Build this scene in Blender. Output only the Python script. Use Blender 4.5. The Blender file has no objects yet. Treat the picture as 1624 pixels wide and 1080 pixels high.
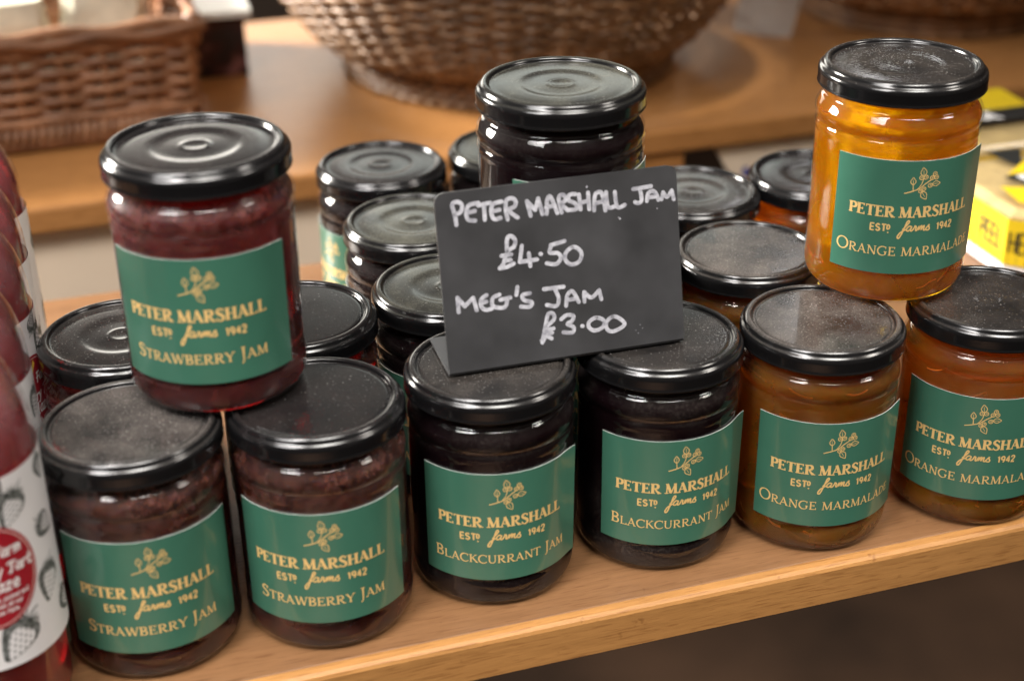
import bpy, math, random
from mathutils import Vector, Matrix
rnd = random.Random(7)
S = bpy.context.scene
COL = S.collection
rad = math.radians

# ------------------------------------------------------------------ camera
cd = bpy.data.cameras.new('camera'); cam = bpy.data.objects.new('camera', cd); COL.objects.link(cam)
PIT, ROLL, CH = 0.48073, -0.01345, 0.3904
c_, s_ = math.cos(PIT), math.sin(PIT)
right, up, fw = Vector((1, 0, 0)), Vector((0, s_, c_)), Vector((0, c_, -s_))
r2 = math.cos(ROLL) * right + math.sin(ROLL) * up
u2 = -math.sin(ROLL) * right + math.cos(ROLL) * up
cam.matrix_world = Matrix(((r2.x, u2.x, -fw.x, 0), (r2.y, u2.y, -fw.y, 0), (r2.z, u2.z, -fw.z, CH), (0, 0, 0, 1)))
cd.sensor_width = 36; cd.sensor_fit = 'HORIZONTAL'; cd.lens = 53.76
cd.clip_start = 0.01; cd.clip_end = 50
cd.dof.use_dof = True; cd.dof.focus_distance = 0.656; cd.dof.aperture_fstop = 5.6; cd.dof.aperture_blades = 9
S.camera = cam

# ------------------------------------------------------------------ world (dim room light)
W = bpy.data.worlds.new('World'); S.world = W; W.use_nodes = True
wn, wl = W.node_tree.nodes, W.node_tree.links
bg = wn['Background']
tc = wn.new('ShaderNodeTexCoord'); sep = wn.new('ShaderNodeSeparateXYZ'); wl.new(tc.outputs['Generated'], sep.inputs[0])
ramp = wn.new('ShaderNodeValToRGB'); wl.new(sep.outputs['Z'], ramp.inputs[0])
ramp.color_ramp.elements[0].position = 0.0; ramp.color_ramp.elements[0].color = (0.085, 0.062, 0.045, 1)
ramp.color_ramp.elements[1].position = 1.0; ramp.color_ramp.elements[1].color = (1.05, 1.0, 0.95, 1)
e_ = ramp.color_ramp.elements.new(0.56); e_.color = (0.16, 0.14, 0.125, 1)
nz = wn.new('ShaderNodeTexNoise'); nz.inputs['Scale'].default_value = 3.2; nz.inputs['Detail'].default_value = 3
wl.new(tc.outputs['Generated'], nz.inputs['Vector'])
r3 = wn.new('ShaderNodeValToRGB'); wl.new(nz.outputs['Fac'], r3.inputs[0])
r3.color_ramp.elements[0].position = 0.38; r3.color_ramp.elements[0].color = (0.42, 0.36, 0.32, 1)
r3.color_ramp.elements[1].position = 0.66; r3.color_ramp.elements[1].color = (1.5, 1.5, 1.5, 1)
mx = wn.new('ShaderNodeMix'); mx.data_type = 'RGBA'; mx.blend_type = 'MULTIPLY'; mx.inputs[0].default_value = 1
wl.new(ramp.outputs[0], mx.inputs[6]); wl.new(r3.outputs[0], mx.inputs[7]); wl.new(mx.outputs[2], bg.inputs['Color'])
bg.inputs['Strength'].default_value = 0.62

# ------------------------------------------------------------------ lamps of the shop and added fill lights
def area(name, loc, target, sx, sy, power, col=(1, 1, 1), spread=180):
    l = bpy.data.lights.new(name, 'AREA'); l.shape = 'RECTANGLE'; l.size = sx; l.size_y = sy; l.energy = power; l.color = col; l.spread = rad(spread)
    o = bpy.data.objects.new(name, l); COL.objects.link(o); o.location = loc
    o.rotation_euler = (Vector(target) - Vector(loc)).to_track_quat('-Z', 'Y').to_euler()
    return o
area('shop_window_light', (-1.75, 1.50, 0.74), (-0.15, 1.12, 0), 0.6, 0.5, 21, (1.0, 0.95, 0.87), 56)
area('table_sheen_light', (-0.90, 3.3, 0.58), (-0.22, 1.1, 0.06), 1.2, 0.6, 1.0, (1.0, 0.95, 0.85), 46)  # unseen lamp added to put sheen on the left of the back table
area('back_window_light', (0.05, 3.2, 0.98), (0.1, 0.6, 0.1), 1.0, 0.32, 2.6, (0.93, 1.0, 0.93))
area('ceiling_strip_light', (0.35, -0.30, 2.0), (0.02, 0.42, 0), 1.15, 0.5, 2.6, (1.0, 0.96, 0.90), 34)
area('ceiling_lamp_light', (-0.55, -0.20, 2.0), (-0.14, 0.42, 0), 0.42, 0.36, 1.7, (1.0, 0.95, 0.92), 44)
area('front_fill_light', (-0.9, -0.45, 1.5), (-0.22, 0.56, 0.05), 0.7, 0.6, 2.6, (1.0, 0.97, 0.95), 48)  # added unseen fill from front left; also highlights the lid rims
area('floor_bounce_light', (-0.25, -1.3, 1.7), (-0.15, -0.55, -0.8), 0.5, 0.5, 34, (1.0, 0.93, 0.85), 28)  # added unseen lamp; brightens the front floor so labels reflect it
area('ceiling_spot_light', (0.66, 3.0, 1.36), (0.1, 0.6, 0.1), 0.05, 0.12, 0.07, (1, 1, 1), 60)
area('ceiling_side_light', (1.6, 0.2, 1.5), (0.05, 0.5, 0), 0.5, 0.4, 0.5, (1.0, 0.93, 0.85), 30)

vs = S.view_settings
vs.view_transform = 'Standard'; vs.look = 'None'; vs.exposure = 0.0; vs.gamma = 1.0; vs.use_curve_mapping = False
cy = S.cycles
cy.use_denoising = True; cy.max_bounces = 14; cy.transmission_bounces = 8; cy.transparent_max_bounces = 24
cy.diffuse_bounces = 4; cy.glossy_bounces = 5; cy.sample_clamp_indirect = 4.0; cy.blur_glossy = 0.6

# ------------------------------------------------------------------ materials
def mat(name):
    m = bpy.data.materials.new(name); m.use_nodes = True
    n, l = m.node_tree.nodes, m.node_tree.links
    return m, n, l, n['Principled BSDF'], n['Material Output']
def setp(p, **k):
    names = dict(col='Base Color', rough='Roughness', metal='Metallic', spec='Specular IOR Level', coat='Coat Weight', coatr='Coat Roughness',
                 trans='Transmission Weight', ior='IOR', sss='Subsurface Weight', sheen='Sheen Weight')
    for a, v in k.items():
        if a == 'col' and len(v) == 3: v = (*v, 1)
        p.inputs[names[a]].default_value = v
def ramp_node(n, l, src, stops):
    r = n.new('ShaderNodeValToRGB'); l.new(src, r.inputs[0])
    e = r.color_ramp.elements
    while len(e) < len(stops): e.new(0.5)
    for el, (p, c) in zip(e, stops):
        el.position = p; el.color = (*c, 1) if len(c) == 3 else c
    return r
def noise(n, l, scale, detail=3, vec=None, rough=0.5, coord='Object', mscale=None):
    t = n.new('ShaderNodeTexCoord'); x = n.new('ShaderNodeTexNoise')
    x.inputs['Scale'].default_value = scale; x.inputs['Detail'].default_value = detail; x.inputs['Roughness'].default_value = rough
    src = t.outputs[coord]
    if mscale:
        mp = n.new('ShaderNodeMapping'); mp.inputs['Scale'].default_value = mscale; l.new(src, mp.inputs[0]); src = mp.outputs[0]
    l.new(src, x.inputs['Vector'])
    return x
def plain(name, col, rough=0.5, var=0.12, scale=60, **k):
    m, n, l, p, o = mat(name); setp(p, col=col, rough=rough, **k)
    if var:
        x = noise(n, l, scale)
        r = ramp_node(n, l, x.outputs['Fac'], [(0.3, [c * (1 - var) for c in col]), (0.7, [min(1, c * (1 + var)) for c in col])])
        l.new(r.outputs[0], p.inputs['Base Color'])
    return m
def bump(n, l, p, src, strength=0.2, dist=0.001):
    b = n.new('ShaderNodeBump'); b.inputs['Strength'].default_value = strength; b.inputs['Distance'].default_value = dist
    l.new(src, b.inputs['Height']); l.new(b.outputs[0], p.inputs['Normal'])

def wood(name, base, dark, rough, scale=1.0, coat=0.0):
    m, n, l, p, o = mat(name); setp(p, rough=rough, coat=coat, coatr=0.25, spec=0.4)
    a = noise(n, l, 9 * scale, 6, mscale=(0.55, 6, 6)); b = noise(n, l, 230 * scale, 5, mscale=(0.16, 2.2, 2.2), rough=0.75)
    c = noise(n, l, 700 * scale, 2, mscale=(0.10, 1.5, 1.5)); d = noise(n, l, 5, 2)
    r1 = ramp_node(n, l, a.outputs['Fac'], [(0.22, dark), (0.42, base), (0.80, [min(1, x * 1.10) for x in base])])
    r2_ = ramp_node(n, l, b.outputs['Fac'], [(0.32, (0.80, 0.77, 0.74)), (0.60, (1.05, 1.05, 1.05))])
    r3_ = ramp_node(n, l, c.outputs['Fac'], [(0.34, (0.72, 0.66, 0.62)), (0.43, (1, 1, 1))])
    r4_ = ramp_node(n, l, d.outputs['Fac'], [(0.3, (0.9, 0.88, 0.86)), (0.7, (1.06, 1.06, 1.06))])
    e2n = noise(n, l, 95, 3, rough=0.7); r5_ = ramp_node(n, l, e2n.outputs['Fac'], [(0.27, (0.62, 0.55, 0.5)), (0.345, (1, 1, 1))])
    src = r1.outputs[0]
    for r in (r2_, r3_, r4_, r5_):
        q = n.new('ShaderNodeMix'); q.data_type = 'RGBA'; q.blend_type = 'MULTIPLY'; q.inputs[0].default_value = 0.85
        l.new(src, q.inputs[6]); l.new(r.outputs[0], q.inputs[7]); src = q.outputs[2]
    l.new(src, p.inputs['Base Color']); bump(n, l, p, b.outputs['Fac'], 0.18, 0.0006)
    return m
M = {}
M['shelf_top'] = wood('shelf_top_wood', (0.215, 0.108, 0.048), (0.175, 0.085, 0.037), 0.42)
M['shelf_front'] = wood('shelf_front_wood', (0.42, 0.205, 0.064), (0.35, 0.165, 0.050), 0.5)
M['table'] = wood('table_wood', (0.45, 0.212, 0.070), (0.36, 0.165, 0.052), 0.36)
M['leg'] = wood('leg_wood', (0.30, 0.16, 0.07), (0.22, 0.11, 0.05), 0.5)
M['carton'] = plain('pale_card', (0.80, 0.66, 0.50), 0.8, 0.08, 9)
M['wall'] = plain('wall_paint', (0.36, 0.30, 0.25), 0.9, 0.15, 2)
M['floor'] = plain('floor_stone', (0.034, 0.018, 0.010), 0.85, 0.5, 4, spec=0.15)
M['blue'] = plain('blue_print', (0.03, 0.05, 0.30), 0.6, 0)

# glass: clear thin shell, fresnel gloss on its outer face, faint dust where it faces up
def glass_mat(name, tint=(1, 1, 1), dust=0.10):
    m, n, l, p, o = mat(name); n.remove(p)
    tr = n.new('ShaderNodeBsdfTransparent'); tr.inputs[0].default_value = (*tint, 1)
    gl = n.new('ShaderNodeBsdfGlossy'); gl.inputs['Roughness'].default_value = 0.06; gl.inputs[0].default_value = (1, 1, 1, 1)
    fr = n.new('ShaderNodeFresnel'); fr.inputs['IOR'].default_value = 1.52
    geo = n.new('ShaderNodeNewGeometry')
    inv = n.new('ShaderNodeMath'); inv.operation = 'SUBTRACT'; inv.inputs[0].default_value = 1; l.new(geo.outputs['Backfacing'], inv.inputs[1])
    mul = n.new('ShaderNodeMath'); mul.operation = 'MULTIPLY'; l.new(fr.outputs[0], mul.inputs[0]); l.new(inv.outputs[0], mul.inputs[1])
    mul.use_clamp = True
    ms = n.new('ShaderNodeMixShader'); l.new(mul.outputs[0], ms.inputs[0]); l.new(tr.outputs[0], ms.inputs[1]); l.new(gl.outputs[0], ms.inputs[2])
    x = noise(n, l, 26, 3); y = noise(n, l, 900, 1)
    wv = noise(n, l, 55, 2); b = n.new('ShaderNodeBump'); b.inputs['Strength'].default_value = 0.25; b.inputs['Distance'].default_value = 0.0006
    l.new(wv.outputs['Fac'], b.inputs['Height']); l.new(b.outputs[0], gl.inputs['Normal'])
    r1 = ramp_node(n, l, x.outputs['Fac'], [(0.45, (0, 0, 0)), (0.75, (1, 1, 1))]); r2_ = ramp_node(n, l, y.outputs['Fac'], [(0.45, (0.25, 0.25, 0.25)), (0.72, (1, 1, 1))])
    q = n.new('ShaderNodeMath'); q.operation = 'MULTIPLY'; l.new(r1.outputs[0], q.inputs[0]); l.new(r2_.outputs[0], q.inputs[1])
    q2 = n.new('ShaderNodeMath'); q2.operation = 'MULTIPLY'; l.new(q.outputs[0], q2.inputs[0]); q2.inputs[1].default_value = dust
    q3 = n.new('ShaderNodeMath'); q3.operation = 'MULTIPLY'; l.new(q2.outputs[0], q3.inputs[0]); l.new(inv.outputs[0], q3.inputs[1])
    df = n.new('ShaderNodeBsdfDiffuse'); df.inputs[0].default_value = (0.55, 0.48, 0.42, 1)
    ms2 = n.new('ShaderNodeMixShader'); l.new(q3.outputs[0], ms2.inputs[0]); l.new(ms.outputs[0], ms2.inputs[1]); l.new(df.outputs[0], ms2.inputs[2])
    l.new(ms2.outputs[0], o.inputs['Surface'])
    return m
M['glass'] = glass_mat('jar_glass', dust=0.05)
M['dusty_glass'] = glass_mat('dusty_jar_glass', dust=0.10)
M['bottle_glass'] = glass_mat('bottle_glass', (0.97, 0.95, 0.95), 0.2)
M['clear_plastic'] = glass_mat('clear_plastic', (0.97, 0.97, 0.96), 0.10)

# jam: light is carried through the body of the preserve (absorbing volume) and partly scattered by its pulp
def jam_mat(name, sig, pulp, pulp2, mixf, rough=0.12, scale=110, glow=0.0, froth=None):
    m, n, l, p, o = mat(name)
    x = noise(n, l, scale, 4, rough=0.65)
    r = ramp_node(n, l, x.outputs['Fac'], [(0.35, pulp), (0.68, pulp2)])
    if froth:                                                           # pulp and froth float up under the lid
        tcz = n.new('ShaderNodeTexCoord'); sz = n.new('ShaderNodeSeparateXYZ'); l.new(tcz.outputs['Object'], sz.inputs[0])
        zr = n.new('ShaderNodeMapRange'); l.new(sz.outputs['Z'], zr.inputs[0]); zr.inputs[1].default_value = 0.062; zr.inputs[2].default_value = 0.083
        fn = noise(n, l, 330, 4, rough=0.75); fr_ = ramp_node(n, l, fn.outputs['Fac'], [(0.42, (0, 0, 0)), (0.66, (1, 1, 1))])
        fm = n.new('ShaderNodeMath'); fm.operation = 'MULTIPLY'; l.new(zr.outputs[0], fm.inputs[0]); l.new(fr_.outputs[0], fm.inputs[1])
        fx = n.new('ShaderNodeMix'); fx.data_type = 'RGBA'; l.new(fm.outputs[0], fx.inputs[0]); l.new(r.outputs[0], fx.inputs[6]); fx.inputs[7].default_value = (*froth, 1)
        r = fx; l.new(fx.outputs[2], p.inputs['Base Color'])
    else: l.new(r.outputs[0], p.inputs['Base Color'])
    setp(p, rough=0.35, spec=0.2, sss=0.6)
    p.inputs['Subsurface Radius'].default_value = (1, 0.35, 0.1); p.inputs['Subsurface Scale'].default_value = 0.006
    g = n.new('ShaderNodeBsdfRefraction'); g.inputs['IOR'].default_value = 1.36; g.inputs['Roughness'].default_value = rough
    g.inputs[0].default_value = (1, 1, 1, 1)
    x2 = noise(n, l, scale * 0.3, 2); r5 = ramp_node(n, l, x2.outputs['Fac'], [(0.35, [mixf * 0.7] * 3), (0.7, [min(1, mixf * 1.35)] * 3)])
    ms = n.new('ShaderNodeMixShader'); l.new(r5.outputs[0], ms.inputs[0]); l.new(g.outputs[0], ms.inputs[1]); l.new(p.outputs[0], ms.inputs[2])
    if glow:                                                            # pulp also passes light on, diffusely
        tl = n.new('ShaderNodeBsdfTranslucent'); l.new(r.outputs[0], tl.inputs[0]); m4 = n.new('ShaderNodeMixShader'); m4.inputs[0].default_value = glow
        l.new(p.outputs[0], m4.inputs[1]); l.new(tl.outputs[0], m4.inputs[2]); l.new(m4.outputs[0], ms.inputs[2])
    l.new(ms.outputs[0], o.inputs['Surface'])
    va = n.new('ShaderNodeVolumeAbsorption'); d = max(sig)
    va.inputs['Density'].default_value = d; va.inputs['Color'].default_value = tuple(1 - s / d for s in sig) + (1,)
    l.new(va.outputs[0], o.inputs['Volume'])
    return m
M['strawberry'] = jam_mat('strawberry_jam', (22, 200, 180), (0.020, 0.004, 0.004), (0.085, 0.022, 0.016), 0.60, 0.12, 190, 0, (0.21, 0.09, 0.07))
M['backlit_strawberry'] = jam_mat('backlit_strawberry_jam', (13, 190, 165), (0.040, 0.006, 0.007), (0.105, 0.024, 0.022), 0.58, 0.15, 130, 0.0, (0.22, 0.09, 0.08))  # brighter copy: back lighting of the raised jar put into the colour
M['shaded_marmalade'] = jam_mat('shaded_orange_marmalade', (4, 26, 150), (0.30, 0.118, 0.012), (0.46, 0.20, 0.022), 0.50, 0.22, 60, 0.45)  # browner copy of the marmalade: shade among the jars painted into the colour
M['marmalade'] = jam_mat('orange_marmalade', (0.6, 7, 110), (0.72, 0.27, 0.008), (0.84, 0.38, 0.015), 0.42, 0.20, 45, 0.78)
mb, n, l, p, o = mat('blackcurrant_jam'); setp(p, col=(0.0035, 0.0012, 0.0018), rough=0.6, spec=0.02); M['blackcurrant'] = mb
M['peel'] = plain('orange_peel', (0.50, 0.11, 0.008), 0.4, 0.25, 200)

# lids: gloss black lacquer under an uneven film of dust
def lid_mat(name, dust, speck, tone=(0.20, 0.175, 0.155)):
    m, n, l, p, o = mat(name); setp(p, col=(0.006, 0.006, 0.0065), rough=0.085, spec=0.6)
    geo = n.new('ShaderNodeNewGeometry'); sp = n.new('ShaderNodeSeparateXYZ'); l.new(geo.outputs['Normal'], sp.inputs[0])
    upf = ramp_node(n, l, sp.outputs['Z'], [(0.60, (0.02, 0.02, 0.02)), (0.985, (1, 1, 1))])
    rr_ = n.new('ShaderNodeMapRange'); l.new(upf.outputs[0], rr_.inputs[0]); rr_.inputs[3].default_value = 0.15; rr_.inputs[4].default_value = 0.22; l.new(rr_.outputs[0], p.inputs['Roughness'])
    a = noise(n, l, 26, 5, rough=0.65); b = noise(n, l, 1500, 2, rough=0.8); v = noise(n, l, 1100, 1)
    ra = ramp_node(n, l, a.outputs['Fac'], [(0.36, (0.14, 0.14, 0.14)), (0.64, (1, 1, 1))])
    rb_ = ramp_node(n, l, b.outputs['Fac'], [(0.36, (0.45, 0.45, 0.45)), (0.66, (1, 1, 1))])
    rv = ramp_node(n, l, v.outputs['Fac'], [(0.73 - speck * 0.045, (0, 0, 0)), (0.80 - speck * 0.045, (1, 1, 1))])
    def mul(x, y):
        q = n.new('ShaderNodeMath'); q.operation = 'MULTIPLY'
        for i, z in enumerate((x, y)):
            if isinstance(z, float): q.inputs[i].default_value = z
            else: l.new(z, q.inputs[i])
        return q.outputs[0]
    f = mul(mul(mul(ra.outputs[0], rb_.outputs[0]), upf.outputs[0]), float(dust))
    g = mul(mul(rv.outputs[0], upf.outputs[0]), 0.24)
    df = n.new('ShaderNodeBsdfDiffuse'); df.inputs[0].default_value = (*tone, 1)
    dw = n.new('ShaderNodeBsdfDiffuse'); dw.inputs[0].default_value = (0.55, 0.52, 0.5, 1)
    m1 = n.new('ShaderNodeMixShader'); l.new(f, m1.inputs[0]); l.new(p.outputs[0], m1.inputs[1]); l.new(df.outputs[0], m1.inputs[2])
    m2 = n.new('ShaderNodeMixShader'); l.new(g, m2.inputs[0]); l.new(m1.outputs[0], m2.inputs[1]); l.new(dw.outputs[0], m2.inputs[2])
    l.new(m2.outputs[0], o.inputs['Surface'])
    return m
M['lid_clean'] = lid_mat('black_lid_clean', 0.12, 0.3, (0.16, 0.125, 0.11))
M['lid_dust'] = lid_mat('black_lid_dusty', 0.32, 0.9, (0.17, 0.145, 0.125))
M['lid_grey'] = lid_mat('black_lid_grey_dust', 0.80, 1.6, (0.17, 0.15, 0.135))
M['lid_olive_sheen'] = lid_mat('black_lid_olive_sheen_dust', 0.42, 0.4, (0.20, 0.195, 0.155))  # olive tone paints a reflected window into the dust film

m, n, l, p, o = mat('green_label_paper'); setp(p, rough=0.32, spec=0.5, coat=0.8, coatr=0.12)
x = noise(n, l, 45, 2); r = ramp_node(n, l, x.outputs['Fac'], [(0.3, (0.044, 0.148, 0.098)), (0.7, (0.050, 0.165, 0.110))]); l.new(r.outputs[0], p.inputs['Base Color'])
x = noise(n, l, 60, 3); bump(n, l, p, x.outputs['Fac'], 0.22, 0.0008); M['green'] = m
M['paper_edge'] = plain('label_edge', (0.62, 0.66, 0.62), 0.7, 0)
M['gold'] = plain('gold_print', (0.76, 0.50, 0.19), 0.45, 0.05, 300)
M['board'] = plain('chalkboard', (0.043, 0.043, 0.045), 0.42, 0.32, 34)
m, n, l, p, o = mat('chalk_pen'); setp(p, rough=0.8)
x = noise(n, l, 240, 5, rough=0.75); r = ramp_node(n, l, x.outputs['Fac'], [(0.36, (0.24, 0.24, 0.27)), (0.60, (0.53, 0.53, 0.57))]); l.new(r.outputs[0], p.inputs['Base Color']); M['chalk'] = m
def wicker_mat(name, c1, c2, c3):
    m, n, l, p, o = mat(name); setp(p, rough=0.42, spec=0.5)
    g = n.new('ShaderNodeNewGeometry'); r = ramp_node(n, l, g.outputs['Random Per Island'], [(0, c1), (0.5, c2), (1, c3)])
    x = noise(n, l, 45, 4); q = n.new('ShaderNodeMix'); q.data_type = 'RGBA'; q.blend_type = 'MULTIPLY'; q.inputs[0].default_value = 0.8
    r7 = ramp_node(n, l, x.outputs['Fac'], [(0.3, (0.55, 0.5, 0.45)), (0.7, (1.25, 1.2, 1.15))])
    l.new(r.outputs[0], q.inputs[6]); l.new(r7.outputs[0], q.inputs[7]); l.new(q.outputs[2], p.inputs['Base Color'])
    return m
M['wicker_red'] = wicker_mat('red_brown_wicker', (0.21, 0.095, 0.045), (0.30, 0.145, 0.072), (0.39, 0.205, 0.11))
M['wicker_brown'] = wicker_mat('brown_wicker', (0.17, 0.095, 0.05), (0.24, 0.14, 0.075), (0.32, 0.20, 0.115))
M['wicker_tan'] = wicker_mat('tan_wicker', (0.24, 0.12, 0.055), (0.34, 0.19, 0.09), (0.42, 0.26, 0.14))
M['pale'] = plain('pale_wrap', (0.70, 0.66, 0.52), 0.3, 0.15, 40)
M['cream'] = plain('cream_wrap', (0.62, 0.54, 0.36), 0.3, 0.2, 30)
M['white'] = plain('white_plastic', (0.80, 0.79, 0.80), 0.35, 0.04)
M['lid_white'] = plain('white_lid', (0.82, 0.85, 0.80), 0.4, 0.04)
m, n, l, p, o = mat('dark_printed_card'); setp(p, rough=0.4)
x = noise(n, l, 48, 2); r = ramp_node(n, l, x.outputs['Fac'], [(0.40, (0.012, 0.009, 0.013)), (0.55, (0.05, 0.012, 0.014)), (0.66, (0.25, 0.12, 0.12))]); l.new(r.outputs[0], p.inputs['Base Color']); M['dark_card'] = m
M['yellow'] = plain('yellow_sleeve', (0.70, 0.50, 0.014), 0.38, 0.06, 40)
M['olive_print'] = plain('grass_print', (0.42, 0.32, 0.02), 0.5, 0.1)
M['black_print'] = plain('black_print', (0.012, 0.013, 0.012), 0.45, 0)
M['fudge'] = plain('fudge', (0.52, 0.38, 0.17), 0.6, 0.18, 90)
M['bottle_label'] = plain('white_label', (0.78, 0.76, 0.76), 0.5, 0.03)
M['red_print'] = plain('red_print', (0.33, 0.012, 0.022), 0.4, 0.06)
M['pink_line'] = plain('pale_line', (0.8, 0.55, 0.5), 0.5, 0)
M['white_print'] = plain('white_print', (0.82, 0.80, 0.78), 0.5, 0)
m, n, l, p, o = mat('engraved_grey'); setp(p, rough=0.6)
x = noise(n, l, 700, 2); r = ramp_node(n, l, x.outputs['Fac'], [(0.35, (0.03, 0.035, 0.03)), (0.65, (0.22, 0.23, 0.22))]); l.new(r.outputs[0], p.inputs['Base Color']); M['engrave'] = m
M['cap_red'] = plain('bottle_cap', (0.02, 0.02, 0.022), 0.3, 0)
M['gold_mark'] = plain('gold_mark', (0.75, 0.5, 0.06), 0.4, 0)
m = jam_mat('red_drink', (6, 120, 100), (0.30, 0.014, 0.022), (0.42, 0.045, 0.055), 0.62, 0.15, 40); M['drink'] = m
m, n, l, p, o = mat('frosted_film'); setp(p, col=(0.52, 0.33, 0.34), rough=0.4, spec=0.3)
x = noise(n, l, 38, 3, rough=0.55); tr = n.new('ShaderNodeBsdfTransparent'); tr.inputs[0].default_value = (0.92, 0.85, 0.85, 1); ms = n.new('ShaderNodeMixShader')
r = ramp_node(n, l, x.outputs['Fac'], [(0.35, (0.06, 0.06, 0.06)), (0.72, (0.34, 0.34, 0.34))]); l.new(r.outputs[0], ms.inputs[0]); l.new(tr.outputs[0], ms.inputs[1]); l.new(p.outputs[0], ms.inputs[2]); l.new(ms.outputs[0], o.inputs['Surface']); M['film'] = m

# ------------------------------------------------------------------ mesh helpers
class MB:
    def __init__(s): s.v, s.f, s.m = [], [], []
    def add(s, vs, fs, mi=0):
        b = len(s.v); s.v += [tuple(q) for q in vs]; s.f += [tuple(b + i for i in q) for q in fs]; s.m += [mi] * len(fs)
    def build(s, name, mats, parent=None, smooth=True, loc=None):
        me = bpy.data.meshes.new(name); me.from_pydata(s.v, [], s.f)
        for q in (mats if isinstance(mats, (list, tuple)) else [mats]): me.materials.append(q)
        me.polygons.foreach_set('material_index', s.m)
        me.polygons.foreach_set('use_smooth', [smooth] * len(s.f)); me.update()
        o = bpy.data.objects.new(name, me); COL.objects.link(o)
        if parent is not None: o.parent = parent
        if loc is not None: o.location = loc
        return o
    def lathe(s, prof, n=96, mi=0, cx=0, cy=0):
        vs, fs, k = [], [], len(prof)
        for i in range(n):
            a = 2 * math.pi * i / n; c, sn = math.cos(a), math.sin(a)
            vs += [(cx + r * c, cy + r * sn, z) for r, z in prof]
        for i in range(n):
            j = (i + 1) % n
            for q in range(k - 1):
                if prof[q][0] < 1e-7 and prof[q + 1][0] < 1e-7: continue
                fs.append((i * k + q, j * k + q, j * k + q + 1, i * k + q + 1))
        s.add(vs, fs, mi)
    def box(s, x0, x1, y0, y1, z0, z1, mi=0, bev=0.0):
        if bev <= 0:
            s.add([(x, y, z) for x in (x0, x1) for y in (y0, y1) for z in (z0, z1)],
                  [(0, 1, 3, 2), (4, 6, 7, 5), (0, 4, 5, 1), (2, 3, 7, 6), (0, 2, 6, 4), (1, 5, 7, 3)], mi); return
        ring = lambda d, z: [(x0 + d + bev, y0 + d, z), (x1 - d - bev, y0 + d, z), (x1 - d, y0 + d + bev, z), (x1 - d, y1 - d - bev, z), (x1 - d - bev, y1 - d, z), (x0 + d + bev, y1 - d, z), (x0 + d, y1 - d - bev, z), (x0 + d, y0 + d + bev, z)]
        lv = [ring(bev, z0), ring(0.3 * bev, z0 + 0.3 * bev), ring(0, z0 + bev), ring(0, z1 - bev), ring(0.3 * bev, z1 - 0.3 * bev), ring(bev, z1)]
        vs = [q for L in lv for q in L]; fs = [tuple(range(7, -1, -1)), tuple(range(40, 48))]
        for k in range(5):
            for i in range(8):
                j = (i + 1) % 8; fs.append((k * 8 + i, k * 8 + j, k * 8 + 8 + j, k * 8 + 8 + i))
        s.add(vs, fs, mi)
    def tube(s, pts, r, n=6, mi=0, closed=False, flat=1.0):
        pts = [Vector(q) for q in pts]; k = len(pts); vs, fs = [], []
        for i, q in enumerate(pts):
            if closed: t = pts[(i + 1) % k] - pts[i - 1]
            else: t = pts[min(i + 1, k - 1)] - pts[max(i - 1, 0)]
            t.normalize(); ref = Vector((0, 0, 1)) if abs(t.z) < 0.9 else Vector((1, 0, 0))
            u = t.cross(ref).normalized(); w = u.cross(t)
            for j in range(n):
                a = 2 * math.pi * j / n; vs.append(q + u * (r * flat * math.cos(a)) + w * (r * math.sin(a)))
        for i in range(k if closed else k - 1):
            i2 = (i + 1) % k
            for j in range(n):
                j2 = (j + 1) % n; fs.append((i * n + j, i * n + j2, i2 * n + j2, i2 * n + j))
        if not closed: fs += [tuple(range(n - 1, -1, -1)), tuple((k - 1) * n + j for j in range(n))]
        s.add(vs, fs, mi)
def tag(o, label=None, cat=None, group=None, kind=None):
    for k, v in (('label', label), ('category', cat), ('group', group), ('kind', kind)):
        if v: o[k] = v
    return o
def empty(name, loc, rz=0.0):
    o = bpy.data.objects.new(name, None); COL.objects.link(o); o.location = loc; o.rotation_euler = (0, 0, rz); o.empty_display_size = 0.02
    return o
def fillet(prof, rads, seg=5):
    out = []
    for i, (q, r) in enumerate(zip(prof, rads)):
        if r <= 0 or i in (0, len(prof) - 1): out.append(q); continue
        P, A, B = Vector(q), Vector(prof[i - 1]), Vector(prof[i + 1])
        d1, d2 = (A - P), (B - P); r_ = min(r, d1.length * 0.48, d2.length * 0.48)
        a, b = P + d1.normalized() * r_, P + d2.normalized() * r_
        for k in range(seg + 1):
            t = k / seg; w = a * (1 - t) ** 2 + P * (2 * t * (1 - t)) + b * t * t; out.append((w.x, w.y))
    return out

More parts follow.
